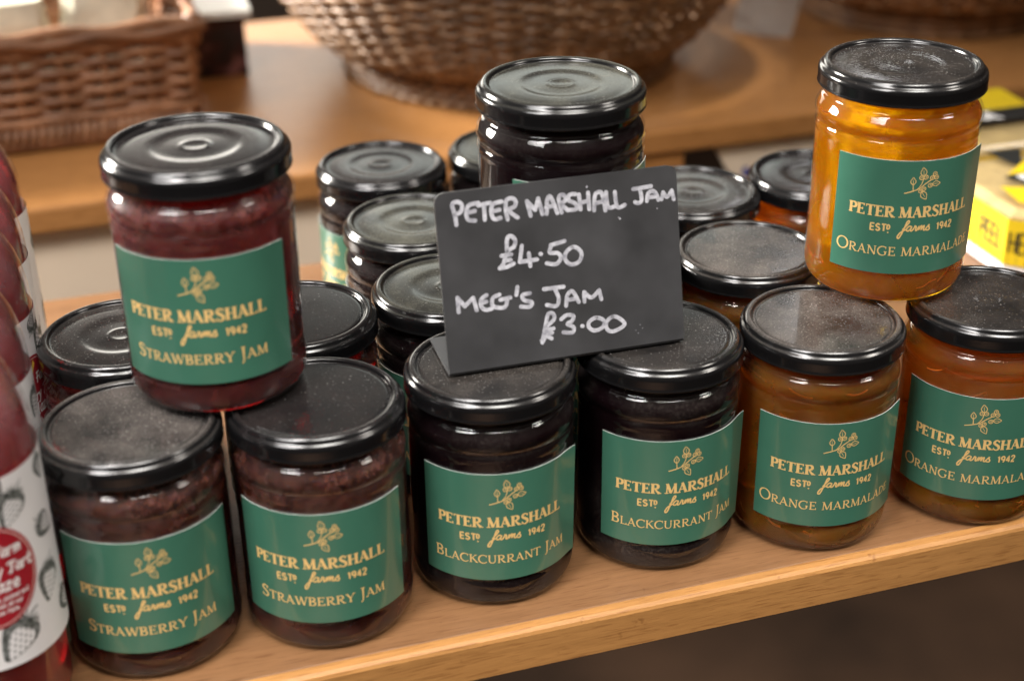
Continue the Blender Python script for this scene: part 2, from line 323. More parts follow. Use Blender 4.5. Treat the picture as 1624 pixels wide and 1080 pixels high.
# ---- flat lettering: strokes in a plane (mm), each a ribbon on its own thin layer
def catmull(pts, n=5):
    if len(pts) < 3: return list(pts)
    out = []; P = [pts[0]] + list(pts) + [pts[-1]]
    if pts[0] == pts[-1]: P[0] = pts[-2]; P[-1] = pts[1]
    for i in range(1, len(P) - 2):
        a, b, c, d = P[i - 1], P[i], P[i + 1], P[i + 2]
        for k in range(n):
            t = k / n
            out.append(tuple(0.5 * (2 * b[j] + (c[j] - a[j]) * t + (2 * a[j] - 5 * b[j] + 4 * c[j] - d[j]) * t * t + (3 * b[j] - a[j] - 3 * c[j] + d[j]) * t ** 3) for j in range(2)))
    out.append(P[-2]); return out
class Ink:
    """collects flat shapes (u, w in mm) and lays them on a surface through a mapping (u, w, lift) -> xyz"""
    def __init__(s): s.sh = []
    def ribbon(s, pts, w0, w1=None, cap=False, mi=0, maxseg=0.9):
        w1 = w0 if w1 is None else w1
        P = [pts[0]]
        for a, b in zip(pts, pts[1:]):
            L = math.dist(a, b); k = max(1, math.ceil(L / maxseg))
            for i in range(1, k + 1): P.append((a[0] + (b[0] - a[0]) * i / k, a[1] + (b[1] - a[1]) * i / k))
        P = [q for i, q in enumerate(P) if i == 0 or math.dist(q, P[i - 1]) > 1e-5]
        if len(P) < 2: return
        n = len(P); vs, fs = [], []
        for i, q in enumerate(P):
            a, b = P[max(i - 1, 0)], P[min(i + 1, n - 1)]
            L = math.dist(a, b) or 1; nx, ny = -(b[1] - a[1]) / L, (b[0] - a[0]) / L
            w = w0(i / (n - 1)) if callable(w0) else w0 + (w1 - w0) * i / (n - 1)
            vs += [(q[0] + nx * w / 2, q[1] + ny * w / 2), (q[0] - nx * w / 2, q[1] - ny * w / 2)]
        for i in range(n - 1): fs.append((2 * i, 2 * i + 1, 2 * i + 3, 2 * i + 2))
        if cap:
            for e, sgn in ((0, -1), (n - 1, 1)):
                q, a = P[e], P[e - sgn]; L = math.dist(q, a) or 1; tx, ty = (q[0] - a[0]) / L, (q[1] - a[1]) / L
                w = (w0(e / (n - 1)) if callable(w0) else (w0 if e == 0 else w1)) / 2; b = len(vs)
                for k in range(7):
                    an = math.pi / 2 - math.pi * k / 6
                    vs.append((q[0] + w * (tx * math.cos(an) - ty * math.sin(an)), q[1] + w * (ty * math.cos(an) + tx * math.sin(an))))
                fs.append(tuple(range(b + 6, b - 1, -1)))
        s.sh.append((vs, fs, mi))
    def poly(s, pts, mi=0): s.sh.append((list(pts), [tuple(range(len(pts)))], mi))
    def fan(s, cx, cy, rx, ry, rot=0, n=24, mi=0, rings=1):
        vs = [(cx, cy)]; fs = []
        for k in range(1, rings + 1):
            for i in range(n):
                a = 2 * math.pi * i / n; x, y = rx * math.cos(a) * k / rings, ry * math.sin(a) * k / rings
                vs.append((cx + x * math.cos(rot) - y * math.sin(rot), cy + x * math.sin(rot) + y * math.cos(rot)))
        for i in range(n):
            j = (i + 1) % n; fs.append((0, 1 + i, 1 + j))
            for k in range(1, rings): fs.append((1 + (k - 1) * n + i, 1 + k * n + i, 1 + k * n + j, 1 + (k - 1) * n + j))
        s.sh.append((vs, fs, mi))
    def blob(s, c, outline, mi=0, rings=6):
        n = len(outline); vs = [c] + [(c[0] + (x - c[0]) * k / rings, c[1] + (y - c[1]) * k / rings) for k in range(1, rings + 1) for x, y in outline]; fs = []
        for i in range(n):
            j = (i + 1) % n; fs.append((0, 1 + i, 1 + j))
            for k in range(1, rings): fs.append((1 + (k - 1) * n + i, 1 + k * n + i, 1 + k * n + j, 1 + (k - 1) * n + j))
        s.sh.append((vs, fs, mi))
    def lay(s, mapping, base=0.00006, step=0.000006, cycle=9):
        mb = MB()
        for i, (vs, fs, mi) in enumerate(s.sh):
            lift = base + step * (i % cycle) if cycle else base + step * i
            pv = [mapping(u, w, lift) for u, w in vs]
            mb.add(pv, fs, mi)
        return mb
def on_cyl(R): return lambda u, w, lift: ((R + lift) * math.sin(u / 1000 / R), -(R + lift) * math.cos(u / 1000 / R), w / 1000)

# ---- a small serif alphabet; returns (strokes, advance).  K: stem width, t: thin, s: serif reach
def arc(cx, cy, rx, ry, a0, a1, n=14): return [(cx + rx * math.cos(rad(a0 + (a1 - a0) * i / n)), cy + ry * math.sin(rad(a0 + (a1 - a0) * i / n))) for i in range(n + 1)]
def glyph(ch, K, t, s):
    o = []; h = t * 0.5
    def st(p, w0, w1=None): o.append((p, w0, w1))
    def stem(x, y0=0, y1=1, b=True, tp=True):
        st([(x, y0), (x, y1)], K)
        if b: st([(x - K / 2 - s, y0 + h), (x + K / 2 + s, y0 + h)], t)
        if tp: st([(x - K / 2 - s, y1 - h), (x + K / 2 + s, y1 - h)], t)
    def foot(x, y): st([(x - K / 2 - s * .8, y), (x + K / 2 + s * .8, y)], t)
    def bow(x, y0, y1, wd):
        cy, ry = (y0 + y1) / 2, (y1 - y0) / 2 - h
        P = [(x, y1 - h)] + arc(x + wd - ry * 1.05 if wd > ry * 1.05 else x, cy, min(ry * 1.05, wd), ry, 90, -90) + [(x, y0 + h)]
        st(P, lambda q: t + (K - t) * max(0, math.sin(math.pi * q)) ** 1.5)
    if ch == 'P': stem(.17); bow(.17, .44, 1, .48); return o, .70
    if ch == 'R': stem(.17); bow(.17, .46, 1, .46); st([(.36, .5), (.54, .22), (.72, h)], t * 1.4, K); foot(.74, h); return o, .84
    if ch == 'B': stem(.17); bow(.17, .5, 1, .42); bow(.17, 0, .53, .48); return o, .74
    if ch == 'D': stem(.17); bow(.17, 0, 1, .62); return o, .88
    if ch in 'EFL':
        stem(.17); X = .62
        if ch != 'L': st([(.17, 1 - h), (X, 1 - h)], t); st([(X, 1), (X - .015, .78)], t * 1.3, t * .6); st([(.17, .51), (.48, .51)], t); st([(.49, .62), (.49, .40)], t)
        if ch != 'F': st([(.17, h), (X + .05, h)], t); st([(X + .05, 0), (X + .03, .25)], t * 1.3, t * .6)
        return o, .74
    if ch == 'T': stem(.38, tp=False); st([(.02, 1 - h), (.74, 1 - h)], t); st([(.025, 1), (.03, .76)], t * 1.3, t * .6); st([(.735, 1), (.73, .76)], t * 1.3, t * .6); return o, .78
    if ch == 'H': stem(.17); stem(.72); st([(.17, .52), (.72, .52)], t); return o, .90
    if ch == 'I': stem(.17); return o, .36
    if ch == 'A':
        st([(.09, 0), (.42, 1)], t); st([(.38, 1), (.74, 0)], K); st([(.2, .33), (.62, .33)], t); foot(.08, h); foot(.76, h); return o, .86
    if ch == 'M':
        st([(.14, 0), (.17, 1)], t * 1.1); st([(.17, 1), (.52, .04)], K); st([(.52, .04), (.87, 1)], t); st([(.87, 1), (.9, 0)], K); foot(.13, h); foot(.9, h); st([(.04, 1 - h), (.2, 1 - h)], t); st([(.84, 1 - h), (1.0, 1 - h)], t); return o, 1.06
    if ch == 'N':
        st([(.15, 0), (.15, 1)], t * 1.1); st([(.13, 1), (.76, 0)], K); st([(.76, 0), (.76, 1)], t * 1.1); foot(.15, h); foot(.76, 1 - h); st([(.02, 1 - h), (.18, 1 - h)], t); return o, .92
    if ch == 'W':
        st([(.08, 1), (.34, 0)], K); st([(.34, 0), (.58, .98)], t); st([(.54, 1), (.82, 0)], K); st([(.82, 0), (1.08, 1)], t); foot(.08, 1 - h); foot(1.08, 1 - h); return o, 1.14
    if ch == 'Y': st([(.08, 1), (.4, .46)], K); st([(.4, .46), (.74, 1)], t); stem(.4, 0, .5, tp=False); foot(.08, 1 - h); foot(.74, 1 - h); return o, .78
    if ch == 'K': stem(.17); st([(.24, .5), (.66, 1 - h)], t); st([(.34, .58), (.76, h)], K * .95); foot(.78, h); foot(.66, 1 - h); return o, .84
    if ch == 'U': st([(.17, 1), (.17, .32)] + arc(.45, .32, .28, .30, 180, 270, 8)[1:], K, t * 1.2); st([(.45, .02)] + arc(.45, .32, .28, .30, 270, 360, 8)[1:] + [(.73, 1)], t * 1.2); foot(.17, 1 - h); foot(.73, 1 - h); return o, .88
    if ch == 'J': st([(.24, 1), (.24, .02), (.2, -.18), (.08, -.28)], K, t); st([(.24 - K / 2 - s, 1 - h), (.24 + K / 2 + s, 1 - h)], t); return o, .42
    if ch in 'CG':
        st(arc(.5, .5, .44, .50, 48, 312, 26), lambda q: t + (K - t) * math.sin(math.pi * q) ** 1.3); st([(.80, .98), (.79, .72)], t * 1.3, t * .5)
        if ch == 'G': st([(.78, .42), (.78, .10)], K); st([(.64, .42), (.9, .42)], t); return o, .94
        st([(.80, .06), (.81, .2)], t, t * .5); return o, .86
    if ch == 'O': st(arc(.5, .5, .44, .5, 90, 450, 36), lambda q: t + (K - t) * abs(math.sin(2 * math.pi * q)) ** 1.3); return o, 1.0
    if ch == 'S':
        P = catmull([(.54, .80), (.42, .97), (.26, .975), (.12, .84), (.14, .68), (.34, .53), (.52, .38), (.56, .20), (.44, .04), (.26, .02), (.09, .18)], 4)
        st(P, lambda q: t + (K - t) * max(0, math.sin(math.pi * q)) ** 1.6); st([(.55, .98), (.545, .74)], t * 1.2, t * .5); st([(.08, .02), (.085, .28)], t * 1.2, t * .5); return o, .66
    return o, .34
def set_line(ink, text, width, base, cap, K, t, s, small=None, gap=0.03, x0=None, mi=0):
    """one line of serif capitals squeezed/stretched to width mm, centred on 0 (or from x0)"""
    items, x = [], 0.0
    for i, ch in enumerate(text):
        if ch == ' ': x += 0.34 * cap; continue
        first = i == 0 or text[i - 1] == ' '
        c = cap if (small is None or first and not (text.startswith('ORANGE') and i > 0)) else small
        g, adv = glyph(ch, K, t, s); items.append((g, x, c)); x += (adv + gap) * c
    k = width / x; off = -width / 2 if x0 is None else x0
    for g, gx, c in items:
        for pts, w0, w1 in g:
            P = [(off + (gx + q[0] * c) * k, base + q[1] * c) for q in pts]
            if callable(w0): ink.ribbon(P, (lambda f, c_: lambda q: f(q) * c_)(w0, c), mi=mi)
            else: ink.ribbon(P, w0 * c, None if w1 is None else w1 * c, mi=mi)
SANS = {'E': ([[(.5, 1), (0, 1), (0, 0), (.5, 0)], [(0, .5), (.45, .5)]], .62), 'S': ([catmull([(.5, .83), (.28, 1), (.03, .8), (.12, .58), (.42, .44), (.52, .22), (.28, 0), (0, .16)], 4)], .66),
        'T': ([[(0, 1), (.6, 1)], [(.3, 1), (.3, 0)]], .70), 'D': ([[(0, 0), (0, 1), (.22, 1)] + arc(.2, .5, .34, .5, 80, -80, 10) + [(0, 0)]], .66),
        'P': ([[(0, 0), (0, 1), (.3, 1)] + arc(.28, .74, .24, .26, 80, -80, 8) + [(0, .48)]], .62), 'L': ([[(0, 1), (0, 0), (.45, 0)]], .54), 'H': ([[(0, 0), (0, 1)], [(.5, 0), (.5, 1)], [(0, .5), (.5, .5)]], .66),
        'R': ([[(0, 0), (0, 1), (.3, 1)] + arc(.28, .74, .24, .26, 80, -80, 8) + [(0, .48)], [(.25, .48), (.55, 0)]], .66),
        'F': ([[(.5, 1), (0, 1), (0, 0)], [(0, .5), (.42, .5)]], .58), 'U': ([[(0, 1), (0, .28)] + arc(.26, .28, .26, .28, 180, 360, 10) + [(.52, 1)]], .68),
        'G': ([arc(.32, .5, .32, .5, 40, 350, 18) + [(.34, .42)]], .76), 'O': ([arc(.32, .5, .32, .5, 90, 450, 22)], .76),
        '1': ([[(0, .78), (.2, 1), (.2, 0)]], .40), '9': ([arc(.26, .7, .24, .28, 0, 360, 16), [(.5, .7), (.46, .35), (.28, 0)]], .62), '4': ([[(.4, 0), (.4, 1), (0, .3), (.56, .3)]], .66),
        '2': ([catmull([(.02, .74), (.1, .95), (.28, 1), (.48, .85), (.46, .62), (.2, .26)], 4) + [(0, 0), (.52, 0)]], .62)}
def sans(ink, text, x, y, h, w, sx=1.0, mi=0, slant=0.0):
    for ch in text:
        if ch == ' ': x += .34 * h * sx; continue
        g, a = SANS[ch]
        for P in g: ink.ribbon([(x + (q[0] + slant * q[1]) * h * sx, y + q[1] * h) for q in P], w, mi=mi)
        x += (a + w / h * .55) * h * sx
    return x
def sprig(ink, cx, cy, k, mi=0):
    w = .31
    def L(P, w_=w): ink.ribbon([(cx + x * k, cy + y * k) for x, y in P], w_, mi=mi)
    def leaf(x, y, a, ln, wd):
        c, s = math.cos(rad(a)), math.sin(rad(a)); tr = lambda u, v: (x + u * c - v * s, y + u * s + v * c)
        top = [(0, 0), (.25, .8), (.5, 1), (.8, .5), (1, 0)]
        L(catmull([tr(u * ln, v * wd) for u, v in top], 4)); L(catmull([tr(u * ln, -v * wd) for u, v in top], 4)); L([tr(0.1 * ln, 0), tr(.7 * ln, 0)], w * .6)
    def berry(x, y, r=.95): L(arc(x, y, r, r, 0, 360, 14)); L(arc(x + .1, y + .1, r * .3, r * .3, 0, 360, 8), .22)
    L(catmull([(-8, -4.4), (-4.5, -3.4), (-1.5, -2.2), (1.5, .2), (4.2, 2.0)], 5), .42)
    L(catmull([(-4.2, -3.2), (-4.3, -1.4), (-4.5, .2)], 4)); leaf(-4.4, -.4, 93, 3.6, 1.15)
    L(catmull([(-2.2, -2.4), (-.6, 0), (.1, 2.8)], 5)); leaf(.1, 3.6, 99, 4.2, 1.35); berry(-.9, 3.0); berry(1.1, 3.1)
    berry(4.1, 2.6); berry(6.2, 2.7); berry(5.3, 4.4)
    leaf(4.4, -.4, 3, 4.0, 1.2); berry(3.5, -.9)
    berry(-.7, -3.4, .9); berry(.7, -2.4, .9); leaf(-.2, -3.6, -58, 4.6, 1.4)
FARMS = [[(.85, .3), (1.4, 1.0), (1.92, 1.8), (1.78, 2.1), (1.48, 1.75), (1.12, .6), (.66, -.7), (.32, -1.42), (.04, -1.5), (.0, -1.1), (.4, -.42), (.9, .0), (1.5, .35)],
         [(2.45, .85), (2.05, .98), (1.6, .55), (1.6, .08), (1.95, .05), (2.35, .5), (2.5, .9), (2.3, .15), (2.5, .0), (2.85, .35), (3.08, .9), (3.02, 1.02), (3.35, .85), (3.3, .3), (3.38, .02), (3.6, .2), (3.95, .95), (3.85, .1), (4.2, .8), (4.45, .95), (4.35, .1), (4.7, .8), (4.95, .92), (4.85, .15), (5.1, .05), (5.45, .5), (5.95, 1.1), (5.85, .75), (6.05, .3), (5.85, -.02), (5.4, .05)]]
def farms(ink, x, y, k, w, mi=0):
    for P in FARMS: ink.ribbon(catmull([(x + q[0] * k, y + q[1] * k) for q in P], 5), w, cap=True, mi=mi)

# ------------------------------------------------------------------ the setting
PHI = math.atan2(0.5641 - 0.4830, 0.22678 + 0.03177)
E1, E2 = Vector((math.cos(PHI), math.sin(PHI), 0)), Vector((-math.sin(PHI), math.cos(PHI), 0))
def fr(a, b, z=0.0): return E1 * a + E2 * b + Vector((0, 0, z))        # the shelf's own axes: along, into, up
mb = MB(); mb.box(-9, 9, -4, 7, -0.06, 0); fl = mb.build('floor', M['floor'], loc=(0, 0, -0.80), smooth=False); tag(fl, 'dark brown floor far below the wooden shelf', 'floor', kind='structure')
mb = MB(); mb.box(-5, 5, 0, 0.1, 0, 1.15); w_ = mb.build('wall', M['wall'], loc=(0, 3.4, -0.80), smooth=False); tag(w_, 'beige wall beyond the second table', 'wall', kind='structure')

sh = empty('display_shelf', fr(0, 0.4748), PHI); tag(sh, 'orange brown wooden shelf board carrying the jam jars', 'shelf')
mb = MB(); mb.box(-0.75, 0.80, 0.0012, 0.377, -0.0165, 0, bev=0.0012); mb.build('shelf_board', M['shelf_top'], sh, False)
mb = MB()
prof = [(0.0011, -0.0195), (-0.0042, -0.0195), (-0.0050, -0.0187), (-0.0050, -0.0022), (-0.0044, -0.0008), (-0.0030, 0.0003), (0.0000, 0.0004), (0.0011, 0.0003)]
for i in range(40):
    x0, x1 = -0.75 + 1.55 * i / 40, -0.75 + 1.55 * (i + 1) / 40; k = len(prof)
    mb.add([(x0, y, z) for y, z in prof] + [(x1, y, z) for y, z in prof], [(q, k + q, k + q + 1, q + 1) for q in range(k - 1)] + ([tuple(range(k))] if i == 0 else []) + ([tuple(range(2 * k - 1, k - 1, -1))] if i == 39 else []))
mb.build('front_edge', M['shelf_front'], sh, False)
for x in (-0.70, 0.4640):
    mb = MB(); mb.box(-0.02, 0.02, -0.02, 0.02, -0.778, 0, bev=0.002); mb.build('leg', M['leg'], sh, False, loc=(x, 0.022, -0.0195))

tb = empty('back_table', fr(0, 1.0), PHI); tag(tb, 'honey brown wooden table behind the shelf with baskets on it', 'table')
mb = MB(); mb.box(-0.9, 1.1, 0, 0.40, -0.020, 0, bev=0.003); mb.build('table_top', M['table'], tb, False)
for x in (-0.85, 1.05):
    mb = MB(); mb.box(-0.022, 0.022, -0.022, 0.022, -0.78, 0, bev=0.002); mb.build('leg', M['leg'], tb, False, loc=(x, 0.035, -0.0202))
mb = MB(); mb.box(-0.62, 0.26, 0.012, 0.026, -0.20, -0.0205); pn = mb.build('front_panel', M['carton'], tb, False); pn['label'] = 'pale beige front panel'
mb = MB(); mb.box(0.385, 0.4535, 0.004, 0.02, -0.12, -0.0205); mb.build('rail', M['table'], tb, False)

# the flattened card sheet with a blue stamp standing under the table at the right
ct = empty('card_sheet', fr(0.4465, 0.998), PHI); tag(ct, 'pale card sheet with a blue stamp standing behind the jars at right', 'card')
mb = MB(); th = 0.004
poly = [(0.4815, -0.0125), (0.501, -0.0456), (0.536, -0.13), (0.80, -0.13), (0.80, -0.0125)]; poly = [(x - 0.48, z - 0.002) for x, z in poly]
k = len(poly); mb.add([(x, 0, z) for x, z in poly] + [(x, th, z) for x, z in poly], [tuple(range(k)), tuple(range(2 * k - 1, k - 1, -1))] + [(i, k + i, k + (i + 1) % k, (i + 1) % k) for i in range(k)])
mb.build('sheet', M['carton'], ct, False)
ink = Ink(); ink.fan(28.5, -37, 3.2, 4.6, 0.2, mi=0)
ink.lay(lambda u, w, lift: (u / 1000, -0.0002 - lift, w / 1000)).build('stamp', M['blue'], ct, False)
ct.location = fr(0.48, 1.008, -0.0085)

# ------------------------------------------------------------------ jam jars
JH, LR, GR = 0.0986, 0.0350, 0.0347
def lid_profile(ringed):
    z = JH
    P = [(0.0334, z - 0.0097), (0.0346, z - 0.0101), (0.0351, z - 0.0095), (0.0348, z - 0.0086), (0.0350, z - 0.0044), (0.0346, z - 0.0030), (0.0334, z - 0.0020), (0.0328, z - 0.0008), (0.0317, z), (0.0307, z), (0.0300, z - 0.0006), (0.0296, z - 0.0016), (0.0288, z - 0.0019)]
    R_ = [0, .0003, .0003, .0003, .0006, .0008, .0006, .0006, .0005, .0004, .0004, .0005, .0004]
    if ringed:
        P += [(0.0270, z - 0.0019), (0.0235, z - 0.0016), (0.0190, z - 0.00145), (0.0172, z - 0.0015), (0.0150, z - 0.0019), (0.0125, z - 0.0020), (0.0066, z - 0.0018), (0.0050, z - 0.0015), (0.0038, z - 0.0017), (0.0015, z - 0.0019), (0, z - 0.0019)]
        R_ += [.0012, .0015, .0008, .0008, .001, .001, .001, .0007, .0007, .0005, 0]
    else:
        P += [(0.0280, z - 0.0013), (0.0272, z - 0.0012), (0.0150, z - 0.0011), (0, z - 0.0011)]; R_ += [.0003, .0003, .002, 0]
    return fillet(P, R_, 4)
mb = MB(); mb.lathe(lid_profile(False), 128); lid_flat = mb.build('lid', M['lid_dust']).data
mb = MB(); mb.lathe(lid_profile(True), 128); lid_ring = mb.build('lid', M['lid_dust']).data
GP = [(0, 0.0022), (0.020, 0.0016), (0.0275, 0.0002), (0.0300, 0.0000), (0.0335, 0.0028), (0.0347, 0.0065), (0.0347, 0.0120), (0.0343, 0.0140), (0.0343, 0.0695), (0.0347, 0.0708), (0.0347, 0.0728), (0.0341, 0.0738), (0.0341, 0.0744), (0.0350, 0.0762), (0.0350, 0.0797), (0.0328, 0.0836), (0.0314, 0.0846), (0.0314, 0.0895), (0.0325, 0.0915), (0.0325, 0.0955), (0.0300, 0.0960)]
GRr = [0, .004, .002, .002, .003, .003, .002, .001, .001, .0012, .0012, .0006, .0006, .0014, .0022, .0022, .001, .001, .0008, 0, 0]
mb = MB(); mb.lathe(fillet(GP, GRr, 5), 112); glass_me = mb.build('glass_jar', M['glass']).data
JP = [(0, 0.0026), (0.0255, 0.0016), (0.0300, 0.0009), (0.0330, 0.0034), (0.0341, 0.0068), (0.0341, 0.0115), (0.0338, 0.0138), (0.0338, 0.0695), (0.0333, 0.0743), (0.0342, 0.0770), (0.0339, 0.0796), (0.0310, 0.0838), (0.0300, 0.0870), (0, 0.0872)]
mb = MB(); mb.lathe(fillet(JP, [0, .002, .0015, .002, .003, .002, .001, .001, .002, .002, .002, .002, .001, 0], 5), 96); jam_me = mb.build('jam', M['strawberry']).data
PROTO = [o for o in COL.objects if o.type == 'MESH' and o.name.split('.')[0] in ('lid', 'glass_jar', 'jam')]
for o in PROTO: bpy.data.objects.remove(o)

LW, LZ0, LZ1, LRAD = 72.0, 0.0162, 0.0668, GR + 0.00012
def label_mesh(peel, seed):
    rr = random.Random(seed); mb = MB(); n, mz = 56, 10; vs, fs, ms = [], [], []
    def pt(i, j, d):
        u = -LW / 2 + LW * i / n; w = j / mz
        lift = peel * max(0, (i / n - 0.90) / 0.10) ** 2 * (0.55 + 0.45 * w)
        R = LRAD + lift + d; a = u / 1000 / LRAD
        return (R * math.sin(a), -R * math.cos(a), LZ0 + (LZ1 - LZ0) * w)
    T = 0.00022
    for d in (T, 0): vs += [pt(i, j, d) for i in range(n + 1) for j in range(mz + 1)]
    st = (n + 1) * (mz + 1); I = lambda i, j: i * (mz + 1) + j
    F = [(I(i, j), I(i + 1, j), I(i + 1, j + 1), I(i, j + 1)) for i in range(n) for j in range(mz)]
    mb.add(vs, [], 0); mb.f += F; mb.m += [0] * len(F)
    B = [tuple(st + q for q in reversed(f)) for f in F]; mb.f += B; mb.m += [1] * len(B); T_ = T
    ed = [(I(i, mz), I(i + 1, mz), st + I(i + 1, mz), st + I(i, mz)) for i in range(n)] + [(I(i + 1, 0), I(i, 0), st + I(i, 0), st + I(i + 1, 0)) for i in range(n)]
    ed += [(I(0, j + 1), I(0, j), st + I(0, j), st + I(0, j + 1)) for j in range(mz)] + [(I(n, j), I(n, j + 1), st + I(n, j + 1), st + I(n, j)) for j in range(mz)]
    for q in ed: mb.add([vs[i_] for i_ in q], [(0, 1, 2, 3)], 1)
    o = mb.build('label', [M['green'], M['paper_edge']]); me = o.data; bpy.data.objects.remove(o); return me
label_mes = [label_mesh(p, i) for i, p in enumerate((0.0001, 0.0006, 0.0016))]
def lettering(kind):
    ink = Ink(); b = LZ0 * 1000 + 50.6
    set_line(ink, 'PETER MARSHALL', 55, b - 24.9, 4.85, .245, .095, .06, gap=.05, x0=-29)
    sans(ink, 'EST', -19.0, b - 31.2, 3.0, .70, 1.0); sans(ink, 'D', -12.2, b - 30.2, 1.9, .6, 1.0); ink.fan(-11.7, b - 31.7, .34, .34, n=10)
    farms(ink, -7.6, b - 30.8, 2.2, .62); sans(ink, '1942', 9.2, b - 31.2, 3.0, .68, .98)
    if kind == 'strawberry': set_line(ink, 'STRAWBERRY JAM', 53, b - 42.2, 5.2, .165, .085, .055, small=4.0, gap=.06, x0=-28)
    elif kind == 'blackcurrant': set_line(ink, 'BLACKCURRANT JAM', 59, b - 42.2, 5.1, .15, .08, .05, small=3.9, gap=.06, x0=-31)
    else: set_line(ink, 'ORANGE MARMALADE', 65, b - 42.2, 5.2, .15, .08, .05, small=4.0, gap=.06, x0=-33.5)
    o = ink.lay(on_cyl(LRAD + 0.00022), 0.00004).build('lettering', M['gold']); me = o.data; bpy.data.objects.remove(o)
    ink = Ink(); sprig(ink, 0.5, b - 10.0, .92)
    o = ink.lay(on_cyl(LRAD + 0.00022), 0.00004).build('sprig', M['gold']); m2 = o.data; bpy.data.objects.remove(o)
    return me, m2
LET = {k: lettering(k) for k in ('strawberry', 'blackcurrant', 'marmalade')}
def peel_mesh(seed):
    rr = random.Random(seed); mb = MB()
    for _ in range(30):
        a, z = rr.uniform(0, 2 * math.pi), (rr.uniform(0.009, 0.080) if rr.random() < .6 else rr.uniform(0.008, 0.016)); L, th = rr.uniform(0.004, 0.011), rr.uniform(-.6, .6); cv = rr.uniform(-.25, .25)
        P = []
        for k in range(7):
            t = (k / 6 - .5) * L; aa = a + (t * math.cos(th)) / 0.0336; zz = z + t * math.sin(th) + cv * (t * t / L) * 2
            zz = min(max(zz, .0085), .0805); P.append((0.03345 * math.cos(aa), 0.03345 * math.sin(aa), zz))
        mb.tube(P, rr.uniform(.0003, .0007), 5, flat=.5)
    o = mb.build('peel', M['peel']); me = o.data; bpy.data.objects.remove(o); return me
PEEL = [peel_mesh(i) for i in range(2)]
def child(name, me, parent, material=None, loc=(0, 0, 0), rz=0):
    o = bpy.data.objects.new(name, me); COL.objects.link(o); o.parent = parent; o.location = loc; o.rotation_euler = (0, 0, rz)
    if material is not None: o.material_slots[0].link = 'OBJECT'; o.material_slots[0].material = material
    return o
GRP = 'jars of jam and marmalade on the shelf'
def jar(label, x, y, z, kind, ang, lid='flat', dust='lid_dust', glass='glass', peel=0, lab=True, fill=None):
    t = empty('jam_jar', (x, y, z), 0); tag(t, label, 'marmalade jar' if kind == 'marmalade' else 'jam jar', GRP)
    child('lid', lid_flat if lid == 'flat' else lid_ring, t, M[dust], rz=rnd.uniform(0, 6.28))
    child('glass_jar', glass_me, t, M[glass], rz=rnd.uniform(0, 6.28))
    j = child('marmalade' if kind == 'marmalade' else 'jam', jam_me, t, M[fill or kind], rz=rnd.uniform(0, 6.28))
    if kind == 'marmalade': q = child('peel', PEEL[rnd.randrange(2)], j, rz=rnd.uniform(0, 6.28)); q['kind'] = 'stuff'
    if lab:
        q = child('label', label_mes[peel], t, loc=(0, 0, rnd.uniform(-.0007, .0006)), rz=rad(ang)); q['label'] = 'green label with gold lettering and a berry sprig'
        child('lettering', LET[kind][0], q); child('sprig', LET[kind][1], q)
    return t
sb, bc, om = 'strawberry', 'blackcurrant', 'marmalade'
jar('leftmost strawberry jam jar of the front row, with a grey speckled dusty lid', -.1456, .4994, 0, sb, 16, 'flat', 'lid_grey')
jar('strawberry jam jar in the front row with a clean flat black lid', -.0766, .5157, 0, sb, 5, 'flat', 'lid_clean')
jar('blackcurrant jam jar under the left end of the chalk price sign', -.0092, .5429, 0, bc, 10, 'flat', 'lid_dust', 'glass', 2)
jar('blackcurrant jam jar under the right end of the chalk price sign', .0617, .5655, 0, bc, 14, 'flat', 'lid_dust', 'dusty_glass', 2)
jar('brown marmalade jar in the front row, its dusty lid showing a small lamp glint', .1318, .5777, 0, om, 7, 'flat', 'lid_grey', 'glass', 1, fill='shaded_marmalade')
jar('orange marmalade jar at the right end of the front row, cut by the picture edge', .2078, .5953, 0, om, -13, 'ring', 'lid_dust', fill='shaded_marmalade')
jar('red strawberry jam jar standing on top of two others at left', -.1155, .5324, JH, sb, 3, 'ring', 'lid_clean', 'glass', 1, fill='backlit_strawberry')
jar('blackcurrant jar standing on top of the others behind the chalk price sign', .0213, .5988, JH, bc, 24, 'ring', 'lid_olive_sheen')
jar('bright orange marmalade jar standing on top of the others at right', .1652, .6193, JH, om, 6, 'ring', 'lid_dust', 'glass', 1)
jar('ringed black lid jar half hidden between the red bottles and raised strawberry jar', -.1644, .5733, 0, sb, 40, 'ring', 'lid_dust')
jar('jar with a flat black lid behind the second front strawberry jar', -.0928, .5890, 0, sb, -60, 'flat', 'lid_clean')
jar('dark jar with a dusty olive-sheen ringed lid touching the left edge of the chalk sign', -.0277, .6165, 0, bc, -70, 'ring', 'lid_olive_sheen')
jar('dark jar with ringed lid partly behind the top left corner of the chalk sign', -.0472, .6911, 0, bc, -95, 'ring', 'lid_olive_sheen')
jar('back row jar, whole ringed lid in view, left of the raised blackcurrant jar', -.0689, .7687, 0, bc, -52, 'ring', 'lid_clean')
jar('rearmost jar, only its lid edge showing left of the raised blackcurrant jar', .0012, .7907, 0, bc, -30, 'ring', 'lid_olive_sheen')
jar('ringed dusty lid jar just right of the chalk sign top right corner', .0924, .7243, 0, bc, -80, 'ring', 'lid_dust')
jar('grey dusty flat lidded marmalade jar between chalk sign and raised marmalade jar', .1105, .6502, 0, om, 150, 'flat', 'lid_grey', fill='shaded_marmalade')
jar('reddish jar at the back, partly hidden behind the raised marmalade jar', .1593, .7467, 0, om, 120, 'ring', 'lid_clean', fill='shaded_marmalade')
jar('jar in the second row wholly behind the chalk price sign', .0415, .6405, 0, bc, -20, 'flat', 'lid_dust')

